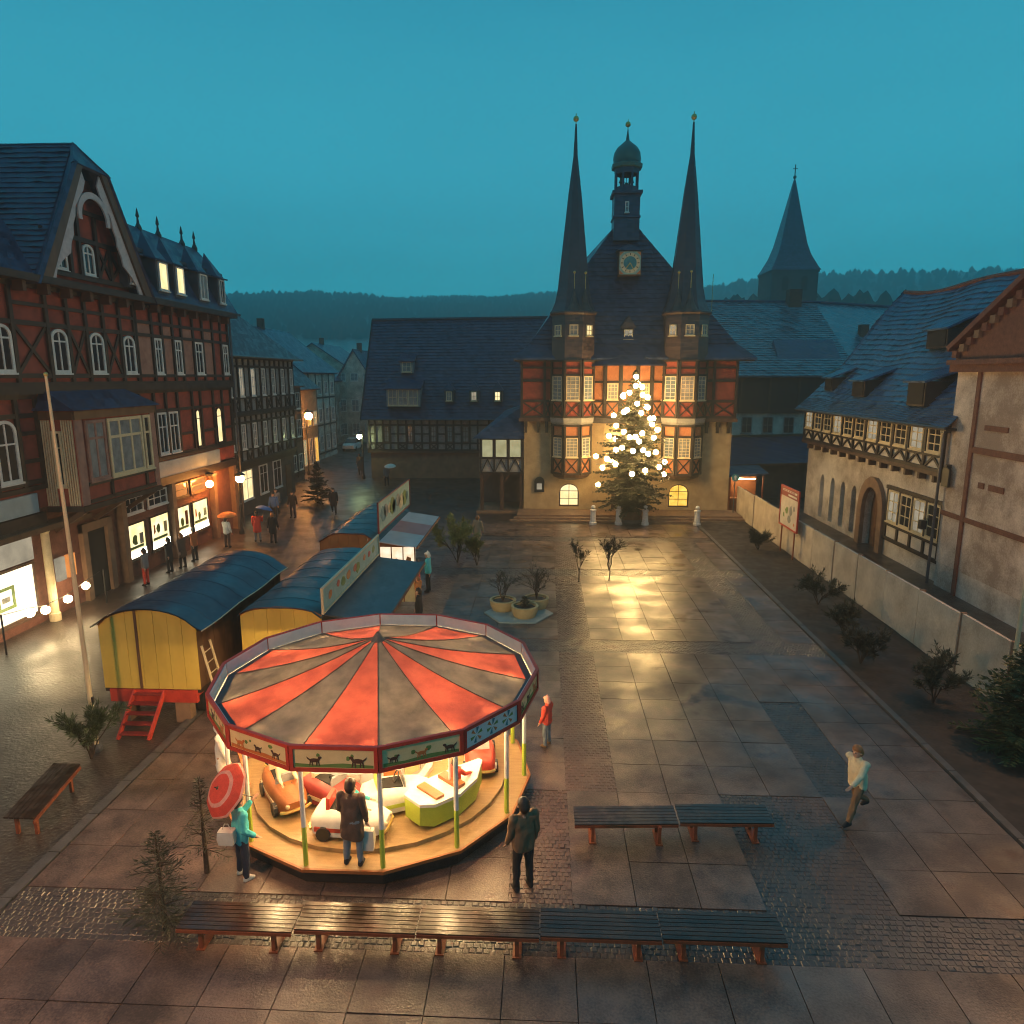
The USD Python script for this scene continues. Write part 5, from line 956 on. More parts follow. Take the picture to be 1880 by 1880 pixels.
cv.add('chassis', [box(x0 + .2, x0 + .34, y0 + .02, y1, .58, .78), box(x1 - .34, x1 - .2, y0 + .02, y1, .58, .78), box(x0 + .15, x1 - .1, y0 - .04, y0 + .08, .52, .86), box(x0 + .2, x1 - .2, y0 + 2, y0 + 2.12, .6, .76)], 'red_paint')
for x in (x0 + .28, x1 - .28):
    for y in (y0 + .75, y1 - 1.0):
        wl = cv.add('wheel', tube([(x - .09, y, .30), (x + .09, y, .30)], .38, 16), 'black_iron'); cv.add('rim', tube([(x - .095, y, .30), (x + .095, y, .30)], .2, 10), 'red_dark', parent=wl)
cv.add('prop', box(x1 - .75, x1 - .35, y0 + .02, y0 + .3, -.08, .5), 'stone_brown'); cv.add('prop', box(x0 + .25, x0 + .6, y0 + .02, y0 + .3, -.08, .5), 'stone_brown')
st = cv.add('steps', [bar((xx, y0 - .02, .84), (xx, y0 - .95, -.08), .05, .13) for xx in (-10.75, -9.95)], 'red_paint', label='red ladder steps')
for k in range(5): q = (k + .35) / 5; cv.add('tread', box(-10.73, -9.97, y0 - .02 - .93 * q - .09, y0 - .02 - .93 * q + .09, .84 - .92 * q - .015, .84 - .92 * q + .015), 'red_dark', parent=st)
la = Thing('ladder', 'thin pale ladder leaning against the side of the yellow caravan', 'ladder', (-8.6, 17.0, 0))
for y in (16.75, 17.2): la.add('rail', bar((-8.42, y, .0), (-8.86, y, 2.1), .035, .05, (1, 0, 0)), 'cream_paint')
for k in range(7): q = (k + .6) / 7.3; la.add('rung', tube([(-8.42 - .44 * q, 16.75, 2.1 * q), (-8.42 - .44 * q, 17.2, 2.1 * q)], .014, 5), 'cream_paint')

# ================================================================== stalls: trailers with painted boards and open flaps
def stall(label, x0, x1, y0, y1, zt, endm, roofm, boardm, flapm, flap, end_label, board_z, bulge=.28):
    T = Thing('market_stall', label, 'stall', ((x0 + x1) / 2, (y0 + y1) / 2, -.0)); c = (x0 + x1) / 2; hw = (x1 - x0) / 2
    tp = lambda q: zt + bulge * math.sqrt(max(0, 1 - ((q - c) / (hw + .02)) ** 2)) if endm == 'yellow_paint' else zt + bulge * np.clip((1 - abs(q - c) / hw) * 2.2, 0, 1)
    f = Fr((0, y0, 0), (1, 0, 0), (0, -1, 0)); xs = np.linspace(x0, x1, 7)
    for k in range(6): l, r = xs[k] + .004, xs[k + 1] - .004; T.add('end_board', f.poly([(l, .55), (r, .55)] + [(q, tp(q)) for q in np.linspace(r, l, 5)], -.05, .004 * (k % 2)), endm)
    T.add('end_trim', tube([(q, y0, tp(q)) for q in np.linspace(x0, x1, 13)], .03, 6), 'orange_wood' if endm == 'yellow_paint' else 'rust_frame')
    T.add('side_wall', box(x0, x0 + .05, y0 + .01, y1, .55, zt), 'brown_wood'); T.add('back_end', box(x0, x1, y1 - .05, y1, .55, zt), endm); T.add('floor', box(x0, x1, y0 + .02, y1, .45, .56), 'timber')
    R = [[(q, y, tp(q) + .03 + .012 * math.sin(3 * y + 5 * q)) for q in np.linspace(x0 - .08, x1 + .02, 11)] for y in np.linspace(y0 - .08, y1 + .08, 10)]
    T.add('roof', [loft(R, close=False), loft([[(a, b, d - .03) for a, b, d in r] for r in R[::-1]], close=False)], roofm, smooth=40)
    for y in np.linspace(y0 + .7, y1 - .6, 6): T.add('roof_seam', tube([(q, y, tp(q) + .036 + .012 * math.sin(3 * y + 5 * q)) for q in np.linspace(x0 - .08, x1 + .02, 11)], .008, 4), roofm)
    # painted board standing on the roof edge
    fb = Fr((x1 + .05, y0, 0), (0, 1, 0), (1, 0, 0)); L = y1 - y0; z0, z1 = board_z
    b = T.add('painted_board', fb.box(.05, L - .05, z0, z1, -.03, .0), boardm); T.add('board_frame', [fb.box(0, L, z0 - .05, z0, -.035, .03), fb.box(0, L, z1, z1 + .05, -.035, .03), fb.box(0, .06, z0, z1, -.035, .03), fb.box(L - .06, L, z0, z1, -.035, .03)], 'red_dark' if endm != 'yellow_paint' else 'cream_paint', parent=b)
    r = np.random.default_rng(int(y0 * 7))
    for k in range(9):
        cy_, cz = .5 + (L - 1.0) * (k + .5) / 9 + r.normal(0, .08), (z0 + z1) / 2 + r.normal(0, .07); s = (z1 - z0) * r.uniform(.16, .34)
        m = ('print_orange', 'red_paint', 'print_green')[k % 3] if endm == 'yellow_paint' else ('print_teal', 'print_grey', 'cream_paint', 'print_green')[k % 4]
        pg = Polygon([(cy_ + s * 1.5 * math.cos(t) * r.uniform(.7, 1.1), np.clip(cz + s * math.sin(t) * r.uniform(.7, 1.1), z0 + .03, z1 - .03)) for t in np.linspace(0, 2 * PI, 11)[:-1]]).buffer(0)
        T.add('painted_motif', fb.poly(pg.convex_hull, .0, .006), m, parent=b)
        T.add('painted_motif', Fr((x1 + .02, y0, 0), (0, 1, 0), (-1, 0, 0)).poly(pg.convex_hull, .0, .006), m, parent=b)
    # flap propped open to the right, counter, goods, lamps
    xf, zf1, zf2 = flap
    n = 3 if flapm == 'awning' else 1
    for k in range(n):
        ya, yb = y0 + .15 + (L - .3) * k / n, y0 + .15 + (L - .3) * (k + 1) / n; m = flapm if n == 1 else ('awning_grey', 'awning_pink', 'awning_grey')[k]
        T.add('flap', slab([(x1 + .02, ya, zf1), (xf, ya, zf2), (xf, yb, zf2), (x1 + .02, yb, zf1)], .04), m)
    T.add('flap_edge', box(xf - .02, xf + .03, y0 + .15, y1 - .15, zf2 - .06, zf2 + .02), 'rust_frame')
    for y in (y0 + .3, y1 - .3): T.add('flap_prop', tube([(x1, y, 1.2), (xf - .1, y, zf2)], .02, 5), 'black_iron')
    T.add('counter', box(x1 - .1, x1 + .35, y0 + .1, y1 - .1, .98, 1.05), 'cream_paint'); T.add('counter_front', box(x1 - .04, x1 + .02, y0 + .05, y1 - .05, .1, .98), 'panel_cream' if endm != 'yellow_paint' else 'red_dark')
    lp = T.add('lamp', [tube([(x1 - .25, y0 + .5, zt - .12), (x1 - .25, y1 - .5, zt - .12)], .035, 6)], 'lamp_stall')
    return T
s2 = stall('stall trailer with yellow rounded end, flat blue roof and food-painted board', -8.22, -5.98, 17.7, 24.2, 2.58, 'yellow_paint', 'teal_roof', 'panel_aqua', 'canvas_blue', (-4.25, 2.62, 2.42), '', (2.72, 3.36))
s3 = stall('farther stall trailer with orange end, sea-blue painted board and pink striped flap', -8.75, -6.45, 26.2, 32.6, 2.62, 'orange_wood', 'teal_roof', 'panel_aqua', 'awning', (-4.95, 2.62, 2.4), '', (3.0, 4.15), bulge=.34)
FQ = Fr((0, 26.3, 0), (1, 0, 0), (0, -1, 0)); ss_ = s3.add('side_sheet', FQ.box(-6.4, -5.0, 1.05, 2.42, .0, .03), 'sheet_lit', label='glowing pale side sheet of the stall')
for k_ in range(4): s3.add('sheet_pole', FQ.box(-6.42 + k_ * .46, -6.38 + k_ * .46, .2, 2.45, .03, .06), 'orange_wood', parent=ss_)
for k_ in range(3): s3.add('hanging_pack', FQ.poly([(-6.28 + .44 * k_, 1.5), (-6.08 + .44 * k_, 1.45), (-6.05 + .44 * k_, 1.8 + .1 * k_), (-6.2 + .44 * k_, 1.9 + .08 * k_), (-6.3 + .44 * k_, 1.75)], .03, .07), ('panel_cream', 'awning_pink', 'print_orange')[k_], parent=ss_)
s3; s3.add('side_front', Fr((0, 26.3, 0), (1, 0, 0), (0, -1, 0)).box(-6.4, -5.0, .2, 1.05, .0, .03), 'panel_cream')
for k, (nm, m) in enumerate((('red_paint', 0), ('cream_paint', 0), ('print_teal', 0), ('print_orange', 0), ('red_paint', 0), ('white_paint', 0))):
    t_ = Thing('goods_box', ('red carton', 'cream carton', 'teal tin', 'orange carton', 'dark red carton', 'white carton')[k] + ' standing on the counter of the farther stall', 'box', (-6.2, 27 + k * .8, 1.05)); t_.add('body', box(-6.33, -6.12, 26.9 + k * .8, 27.25 + k * .8, 1.052, 1.25 + .05 * (k % 3)), nm); t_.add('lid', box(-6.34, -6.11, 26.89 + k * .8, 27.26 + k * .8, 1.25 + .05 * (k % 3), 1.28 + .05 * (k % 3)), 'white_paint')
for k in range(3):
    t_ = Thing('cup_stack', ('pale stack of cups', 'mint green stack of cups', 'low stack of cups')[k] + ' on the counter end of the blue-roofed stall', 'cups', (-5.75, 18.2 + k * .55, 1.05)); t_.add('cup', lathe([(.001, 1.052), (.11, 1.055), (.14, 1.3 + .12 * (2 - k)), (.001, 1.3 + .12 * (2 - k))], 10, (-5.78, 18.2 + k * .55)), ('white_paint', 'panel_aqua', 'white_paint')[k])

# ================================================================== benches
def bench(label, x0, x1, y0, y1, z, n, group, tilt=0.0):
    T = Thing('slatted_bench', label, 'bench', ((x0 + x1) / 2, (y0 + y1) / 2, 0), group)
    w = (y1 - y0) / n
    for k in range(n): T.add('slat', hexa((x0, y0 + k * w + .006, z - .035), (x1 - x0, tilt, 0), (0, w - .014, 0), (0, 0, .035)), 'bench_wood')
    for x in (x0 + (x1 - x0) * .18, x1 - (x1 - x0) * .18):
        T.add('leg', [box(x - .03, x + .03, y0 + .08, y0 + .15, 0, z - .07), box(x - .03, x + .03, y1 - .15, y1 - .08, 0, z - .07), box(x - .03, x + .03, y0 + .03, y1 - .03, z - .07, z - .036), box(x - .07, x + .07, y0 + .05, y1 - .05, 0, .02)], 'rust_frame')
    T.add('front_rail', hexa((x0, y0 - .012, z - .075), (x1 - x0, tilt, 0), (0, .02, 0), (0, 0, .05)), 'rust_frame')
    return T
xs = [-5.75, -3.88, -1.94, .0, 1.9, 3.82]
names = ['slatted bench at the left end of the front row, half behind the fir', 'second slatted bench of the front row from the bushy fir, shining with reflections', 'slatted bench of the front row in front of the carousel, still catching its light', 'dark slatted bench of the front row just right of the carousel glow', 'darkest slatted bench at the right end of the front row']
for k in range(5): yy = 9.28 + .035 * k + (.03 if k == 1 else 0); bench(names[k], xs[k] + .012, xs[k + 1] - .012, yy, yy + .60, .45, 7, 'benches of the front row')
bench('left dark bench of the second row beside the man in brown', .66, 2.68, 12.16, 12.76, .45, 6, 'benches of the second row', .12); bench('right dark bench of the second row with rusty rail', 2.72, 4.54, 12.32, 12.94, .45, 6, 'benches of the second row', .06)
lb = Thing('slatted_bench', 'long dark bench with rusty rail on the road side near the flagpole', 'bench', (-10.4, 12.8, -.08))
for k in range(6): lb.add('slat', hexa((-10.62 + k * .105, 11.9, .40), (-.36, 1.95, 0), (.092, 0, 0), (0, 0, .035)), 'bench_wood')
lb.add('rail', bar((-9.97, 11.85, .37), (-10.33, 13.8, .37), .03, .06), 'rust_frame')
for q in (.12, .85): y = 11.9 + 1.95 * q; x = -10.62 - .36 * q; lb.add('leg', [box(x + .08, x + .14, y - .03, y + .03, -.08, .39), box(x + .48, x + .54, y - .03, y + .03, -.08, .39), box(x, x + .6, y - .03, y + .03, .36, .395)], 'rust_frame')

# ================================================================== planters on a pad
pd = Thing('planter_pad', 'pale hexagonal paved pad under the three round planters', 'pad', (-.92, 25.6, 0))
hexp = lambda r, z: [(-.92 + r * math.cos(k * PI / 3), 25.6 + .95 * r * math.sin(k * PI / 3), z) for k in range(6)]
pd.add('pad', loft([hexp(1.33, -.02), hexp(1.33, .05)]), 'concrete_pale')
def planter(label, x, y, r, h):
    T = Thing('round_planter', label, 'planter', (x, y, .05), 'round planters on the pad')
    T.add('bowl', lathe([(r * .82, .052), (r, .05 + h * .5), (r * 1.02, .05 + h), (r * .86, .05 + h), (r * .82, .05 + h * .7), (.01, .05 + h * .68)], 18, (x, y)), 'planter_stone', smooth=40); T.add('rim', lathe([(r * .86, .05 + h), (r * 1.05, .05 + h), (r * 1.05, .09 + h), (r * .86, .09 + h)], 18, (x, y)), 'planter_stone'); T.add('earth', lathe([(r * .85, .05 + h * .86), (r * .5, .06 + h * .93), (.01, .05 + h)], 14, (x, y)), 'soil')
planter('round stone planter at the left back of the pad', -1.55, 26.0, .5, .36); planter('round stone planter at the front of the pad', -.68, 25.25, .5, .38); planter('round stone planter at the right back of the pad', -.25, 26.3, .48, .36)

# ================================================================== bollards before the town hall
bo = None
for k, (x, lb_) in enumerate(((3.06, 'whitish stone bollard nearest the left lit arch'), (4.62, 'whitish stone bollard second from the left lit arch'), (6.25, 'whitish stone bollard third from the left lit arch'), (9.4, 'whitish stone bollard beside the right lit arch'))):
    T = Thing('stone_bollard', lb_, 'bollard', (x, 42.3, 0), 'bollards before the town hall'); c = (x, 42.3)
    T.add('foot', lathe([(.24, 0), (.24, .14), (.19, .18)], 8, c, PI / 8), 'white_paint'); T.add('shaft', lathe([(.19, .18), (.17, .8), (.21, .86), (.21, .92), (.12, .98)], 8, c, PI / 8), 'white_paint'); T.add('knob', lathe([(.05, .97), (.12, 1.03), (.14, 1.1), (.1, 1.18), (.01, 1.22)], 10, c), 'white_paint')

# ================================================================== fence of concrete slabs, with posts
fn = Thing('concrete_fence', 'long pale concrete slab fence along the right side of the square', 'fence', (12.65, 30, 0))
yy = 9.0; r = np.random.default_rng(5); k = 0
while yy < 45.6:
    L = 2.35; fn.add('fence_slab', hexa((12.66 + r.normal(0, .012), yy + .03, -.08), (r.normal(0, .02), min(L, 45.7 - yy) - .06, 0), (.10, 0, 0), (0, 0, 2.02 + r.normal(0, .012))), 'concrete')
    fn.add('fence_post', box(12.68, 12.84, yy - .06, yy + .06, -.08, 1.96), 'stone_brown'); yy += L; k += 1
sg = Thing('notice_board', 'red-framed notice board on two posts before the pale fence', 'sign', (12.3, 35, 0))
FN = Fr((12.35, 33.8, 0), (0, 1, 0), (-1, 0, 0))
sg.add('board', FN.box(.05, 2.55, 1.5, 2.98, -.04, .0), 'infill_white'); sg.add('frame', [FN.box(0, 2.6, 1.42, 1.5, -.05, .03), FN.box(0, 2.6, 3.42, 3.5, -.05, .03), FN.box(0, .07, 1.5, 3.42, -.05, .03), FN.box(2.53, 2.6, 1.5, 3.42, -.05, .03)], 'red_paint')
hd = sg.add('header', FN.box(.07, 2.53, 2.98, 3.42, -.04, .005), 'red_dark')
sg.add('header_stripe', [FN.box(.3, 2.3, 3.24, 3.34, .005, .012), FN.box(.3, 1.5, 3.06, 3.15, .005, .012)], 'white_paint', parent=hd); sg.add('header_mark', [FN.box(.62 + q * .33, .80 + q * .33, 3.255, 3.325, .012, .016) for q in range(5)], 'red_dark', parent=hd)
r = np.random.default_rng(2); pg = lambda c, s: [(c[0] + s * math.cos(t) * r.uniform(.6, 1.3), c[1] + s * math.sin(t) * r.uniform(.6, 1.3)) for t in np.linspace(0, 2 * PI, 9)[:-1]]
for c, s, m in (((1.0, 2.35), .26, 'print_grey'), ((1.6, 2.3), .2, 'print_green'), ((1.2, 1.9), .22, 'print_grey'), ((.6, 2.5), .15, 'print_grey'), ((.5, 1.75), .09, 'print_orange'), ((2.0, 2.0), .14, 'print_green')): sg.add('printed_patch', FN.poly(Polygon(pg(c, s)).convex_hull, .0, .004 + .001 * s), m)
for a in (.35, 2.2): sg.add('post', FN.box(a - .04, a + .04, -.05, 1.5, -.05, .0), 'rust_frame')
ts = Thing('traffic_sign', 'small round blue traffic sign at the town hall corner', 'sign', (12.35, 45.2, 0))
ts.add('pole', tube([(12.35, 45.25, 0), (12.35, 45.25, 2.7)], .03, 6), 'lead'); FTs = Fr((12.35, 45.2, 0), (1, 0, 0), (0, -1, 0)); dk = ts.add('disc', FTs.poly([(.24 * math.cos(t), 2.55 + .24 * math.sin(t)) for t in np.linspace(0, 2 * PI, 24)], 0, .03), 'print_teal'); ts.add('disc_symbol', FTs.poly([(-.05, 2.42), (.05, 2.42), (.05, 2.58), (.12, 2.58), (0, 2.72), (-.12, 2.58), (-.05, 2.58)], .03, .035), 'white_paint', parent=dk)

# ================================================================== lamps and poles
fp = Thing('flagpole', 'tall pale flagpole rising from the bush at the kerb', 'flagpole', (-10.97, 15.3, -.08))
fp.add('pole', tube([(-10.97, 15.3, -.08), (-10.97, 15.25, 4), (-10.97, 15.15, 9.0)], [.062, .052, .03], 10), 'cream_paint', smooth=True); fp.add('tip', ball((-10.97, 15.15, 9.03), .05, 1), 'gold'); fp.add('cleat', box(-10.92, -10.88, 15.24, 15.3, 1.2, 1.35), 'black_iron'); fp.add('foot', lathe([(.14, -.08), (.14, 0), (.07, .1)], 10, (-10.97, 15.3)), 'lead')
def street_lamp(label, x, y, h, head, out, glowm, r=.17, col='cream_paint', arm=True):
    T = Thing('street_lamp', label, 'street lamp', (x, y, -.08))
    T.add('post', tube([(x, y, -.08), (x, y, 1.0), (x, y, h)], [.08, .06, .045], 10), col, smooth=True); T.add('foot', lathe([(.15, -.08), (.15, .12), (.09, .3)], 10, (x, y)), col)
    hx, hy, hz = head
    if arm: T.add('arm', tube([(x, y, h - .02), ((x + hx) / 2, (y + hy) / 2, h + .12), (hx, hy, hz + r + .08)], .028, 6), col)
    T.add('shade', lathe([(.01, hz + r + .16), (r * .9, hz + r + .06), (r * 1.25, hz + r - .02), (r * 1.2, hz + r - .05)], 12, (hx, hy)), 'black_iron')
    T.add('lamp_globe', (lambda q: (q[0] * r + np.array([hx, hy, hz]), q[1]))(ball((0, 0, 0), 1, 2)), glowm, smooth=True)
    return T
street_lamp('pale tall lamp post standing at the fence on the right edge', 12.45, 17.9, 8.3, (13.2, 17.9, 8.1), 0, 'lamp_street_dim', r=.2)
street_lamp('tall lamp post on the near left side of the square', -9.9, 4.2, 7.9, (-9.4, 4.6, 7.7), 0, 'lamp_street_left', r=.2)
street_lamp('orange glowing lamp at the corner of the tall red house', -17.6, 39.0, 3.75, (-17.3, 38.6, 3.25), 0, 'bulb_amber', r=.24, col='black_iron')
street_lamp('bright orange lamp at the lit yellow house front', -21.9, 63.6, 5.9, (-21.5, 63.2, 5.4), 0, 'bulb_amber', r=.36, col='black_iron')
street_lamp('low orange lamp before the lit yellow house front', -22.3, 61.4, 2.9, (-21.9, 61.0, 2.5), 0, 'bulb_amber', r=.28, col='black_iron')
street_lamp('greenish lamp at the corner of the long wing', -16.15, 61.4, 4.1, (-16.3, 61.0, 3.75), 0, 'bulb_green', r=.24, col='black_iron')

# ================================================================== conifers
def conifer(label, x, y, h, w, seed, mat='needles', z0=0.0, bare=.08, nb=None, group=None, cat_='tree', lean=0.0, name='fir_tree', sparse=1.0, bw=.035, name2=None, top=1.0):
    r = np.random.default_rng(seed); T = Thing(name, label, cat_, (x, y, z0), group); lx, ly = lean * math.cos(seed), lean * math.sin(seed)
    ax = lambda t: np.array([x + lx * t * h, y + ly * t * h, z0 + h * t])
    nb = nb or int(46 + 30 * h); limbs, Q = [tube([ax(t) for t in np.linspace(0, 1, 6)], np.linspace(.022 * h + .012, .006, 6), 7)], []
    for i in range(nb):
        t = bare + (1 - bare) * (i + r.random()) / nb; a = i * 2.39996 + r.normal(0, .3); L = (w * (1 - t) ** .85 if h < 5 else min(w, .43 * h * (1 - t))) * (r.uniform(.6, 1.15) if h > 5 else r.uniform(.35, 1.3)) + .05 * h * .15
        o = ax(t); d = np.array([math.cos(a), math.sin(a), (r.uniform(-.22, .18) if h > 5 else r.uniform(-.2, .5)) + .5 * (t - .35)]); d /= np.linalg.norm(d); e = o + d * L + np.array([0, 0, -.05 * L])
        if i % 3 == 0 or h > 4: limbs.append(tube([o, (o + e) / 2 + (0, 0, .03 * L), e], [.012 + .004 * h * (1 - t), .008, .003], 4, False))
        side = np.cross(d, (0, 0, 1)); side /= np.linalg.norm(side) + 1e-9; up = np.cross(side, d)
        m = max(4, int(L * 13 * sparse))
        for j in range(m):
            q = (j + r.random()) / m; q = .12 + .88 * q; p = o + (e - o) * q
            for s in (-1, 1):
                l = (.10 + .42 * L * (1 - q) ** .7) * r.uniform(.5, 1.1) * (1 if h < 5 else .8); td = d * r.uniform(.5, 1.0) + side * s * r.uniform(.5, 1.0) + up * r.uniform(-.35, .3); td /= np.linalg.norm(td)
                wv = np.cross(td, up + .3 * side * r.normal()); wv /= np.linalg.norm(wv) + 1e-9; wv *= bw * r.uniform(.7, 1.4) * (1 if h < 5 else 1.9)
                Q.append([p - wv * .5, p + td * l * .55 - wv, p + td * l, p + td * l * .55 + wv])
                if j % 2 == 0: wu = np.cross(td, wv); wu *= np.linalg.norm(wv) / (np.linalg.norm(wu) + 1e-9); Q.append([p - wu * .4, p + td * l * .5 - wu, p + td * l * .95, p + td * l * .5 + wu])
    Q = np.array(Q).reshape(-1, 3); F = np.arange(len(Q)).reshape(-1, 4)
    T.add('trunk', cat(*limbs), 'bark'); T.add('crown', (Q, F), mat); return T
# the lit Christmas tree before the town hall
conifer('tall Christmas tree covered in warm light bulbs before the town hall', 5.45, 43.0, 9.3, 2.2, 12, 'needles_dark', bare=.12, nb=330, name='christmas_tree', sparse=.62, bw=.035)
fl = Thing('fairy_lights', 'warm bulbs strung all over the tall Christmas tree', 'lights', (5.45, 43.0, 0))
BUL = [(1165, 688), (1164, 704), (1176, 706), (1143, 723), (1153, 716), (1176, 720), (1186, 724), (1166, 735), (1143, 750), (1148, 746), (1185, 742), (1173, 751), (1126, 757), (1189, 761), (1130, 774), (1193, 771), (1142, 784), (1203, 781), (1152, 793), (1162, 792), (1174, 786), (1118, 793), (1195, 794), (1114, 832), (1129, 815), (1139, 811), (1157, 816), (1175, 815), (1184, 821), (1198, 819), (1095, 831), (1107, 849), (1156, 856), (1179, 850), (1215, 837), (1205, 845), (1168, 800), (1128, 840)]
r = np.random.default_rng(31); bp = []
for k, (px, py) in enumerate(BUL):
    z = 9.28 - (py - 678) * .0333; xr = 5.45 + (px - 1164.5) * .0336 - .02 * 0; q = 1 - z / 9.6; rad = min(2.25, .43 * (9.45 - z)) + .08; dx = np.clip(xr - 5.45, -rad * .98, rad * .98); dy = -math.sqrt(max(0, rad * rad - dx * dx)) * .92
    bp.append((5.45 + dx, 43.0 + dy, z))
for k in range(10):
    q = (k + .5) / 10; z = 1.9 + 7.0 * q; t = r.uniform(.15, PI - .15); rad = min(2.2, .43 * (9.45 - z)); bp.append((5.45 + rad * math.cos(t), 43.0 + rad * math.sin(t), z))
for p in bp: fl.add('bulb', (lambda b: (b[0] * .155 + np.array(p), b[1]))(ball((0, 0, 0), 1, 1)), 'bulb_tree', smooth=True)
hx = [(5.45 + min(2.25, .43 * 9.3 * (1 - t)) * math.cos(t * 40), 43.0 + min(2.25, .43 * 9.3 * (1 - t)) * math.sin(t * 40), 9.3 * t) for t in np.linspace(.2, .99, 160)]
fl.add('cable', tube(hx, .012, 4), 'black_iron')
tr = Thing('tree_tub', 'dark round tub holding the Christmas tree', 'tub', (5.45, 43.0, 0)); tr.add('tub', lathe([(.62, .25), (.72, .75), (.62, .75), (.56, .6), (.01, .6)], 14, (5.45, 43.0)), 'brown_wood'); tr.add('foot', lathe([(.7, 0), (.7, .12), (.6, .25), (.01, .25)], 14, (5.45, 43.0)), 'stone_dark')
def twiggy(label, x, y, h, spread, seed, mat='needles_dark', z0=0.0, stems=4, tips=9, blade=.12, bw=.012, cat_='shrub', name='shrub', bole=0.0, group=None):
    """an irregular bush or sapling: forking twigs with sprays of needles at their ends"""
    r = np.random.default_rng(seed); T = Thing(name, label, cat_, (x, y, z0), group); wood, Q = [], []
    def spray(p, d, n):
        for _ in range(n):
            t = d + r.normal(0, .55, 3); t /= np.linalg.norm(t); w = np.cross(t, r.normal(0, 1, 3)); w /= np.linalg.norm(w) + 1e-9; L = blade * r.uniform(.6, 1.4); w = w * bw * r.uniform(.7, 1.4); o = p - d * L * r.uniform(0, .8)
            Q.append([o, o + t * L * .5 - w, o + t * L, o + t * L * .5 + w])
    def grow(p, d, L, rad, k):
        d = d / np.linalg.norm(d); m = p + d * L * .5 + r.normal(0, .05, 3) * L; e = p + d * L + r.normal(0, .08, 3) * L; wood.append(tube([p, m, e], [rad, rad * .8, rad * .6], 5 if k > 1 else 4, False))
        if k <= 1: spray(m, d, tips // 2); spray(e, d, tips)
        if k == 0: return
        for _ in range(r.integers(2, 4) if k < 3 else 3): grow(p + (e - p) * r.uniform(.45, 1), d + r.normal(0, .55, 3) * np.array([spread / h * 1.6, spread / h * 1.6, .5]) + np.array([0, 0, .1]), L * r.uniform(.55, .8), rad * .6, k - 1)
    b = np.array([x, y, z0 - .03])
    if bole: wood.append(tube([b, b + (r.normal(0, .03), r.normal(0, .03), bole)], [.03, .022], 6, False)); b = b + (0, 0, bole)
    for i in range(stems): a = i * 2 * PI / stems + r.normal(0, .4); grow(b, np.array([math.cos(a) * spread / h * r.uniform(.2, 1.1), math.sin(a) * spread / h * r.uniform(.2, 1.1), 1.0]), (h - bole) * r.uniform(.36, .5), .012 + .006 * h, 3)
    T.add('stems', cat(*wood), 'bark'); Q = np.array(Q).reshape(-1, 3); T.add('crown', (Q, np.arange(len(Q)).reshape(-1, 4)), mat); return T
# small firs set about the square
conifer('bushy dark fir at the left end of the front benches', -6.2, 9.75, 1.8, .78, 1, 'needles_dark', bare=.03, nb=95, bw=.009, sparse=1.25)
conifer('thin bare-stemmed young fir beside the person with the red umbrella', -6.15, 11.1, 1.9, .55, 2, 'needles_dark', bare=.25, nb=55, sparse=1.0, bw=.008)
twiggy('dark bush at the foot of the flagpole', -10.85, 14.9, 1.45, .55, 3, 'needles', z0=-.08, stems=6, tips=16, blade=.16, bw=.010)
twiggy('loose dark small tree lit from behind on the open square', 2.95, 30.2, 2.1, .75, 24, stems=3, tips=7, blade=.18, bw=.012, cat_='tree', name='young_tree', bole=.5)
twiggy('thinner small tree just left of the loose dark one on the open square', 1.6, 30.0, 1.8, .55, 25, stems=2, tips=6, blade=.17, bw=.011, cat_='tree', name='young_tree', bole=.5)
twiggy('yellowish green bush beside the pink flap of the farther stall', -4.2, 33.0, 2.3, .85, 26, 'needles_olive', stems=6, tips=16, blade=.22, bw=.016)
twiggy('smaller yellowish bush right of the larger yellowish green bush', -3.2, 32.5, 1.5, .6, 27, 'needles_olive', stems=4, tips=10, blade=.18, bw=.014)
conifer('black silhouette fir standing in the wet street', -16.4, 49.2, 3.0, 1.35, 8, 'needles_dark', z0=-.08, bare=.05, nb=130, bw=.035)
twiggy('bare brown twigs in the left back planter', -1.55, 26.0, 1.3, .75, 9, z0=.40, stems=5, tips=2, blade=.12, bw=.008)
twiggy('bare brown twigs in the right back planter', -.25, 26.3, 1.4, .85, 10, z0=.40, stems=6, tips=3, blade=.12, bw=.008)
conifer('low evergreen mound in the front planter', -.68, 25.25, .4, .3, 13, 'needles_dark', z0=.40, bare=.02, nb=40, bw=.015, name='evergreen_shrub', cat_='shrub')
conifer('big dark fir with lit tips at the right edge by the lamp post', 11.75, 16.3, 3.0, 1.35, 14, 'needles', bare=.04, nb=240, bw=.03)
for k, (x, y, h, lb_) in enumerate(((11.0, 27.2, 1.5, 'low bush in the soil strip halfway along the fence'), (10.1, 21.3, 1.35, 'low bush at the kerb edge of the soil strip'), (11.3, 36.2, 1.2, 'small bush in the soil strip below the notice board'), (10.7, 24.0, 1.2, 'dark bush between the two low bushes of the soil strip'), (10.9, 18.6, 1.5, 'bush in the soil strip nearest the lamp post'))):
    twiggy(lb_, x, y, h, .8, 40 + k, 'needles_dark', z0=.04, stems=6, tips=12, blade=.17, bw=.011)

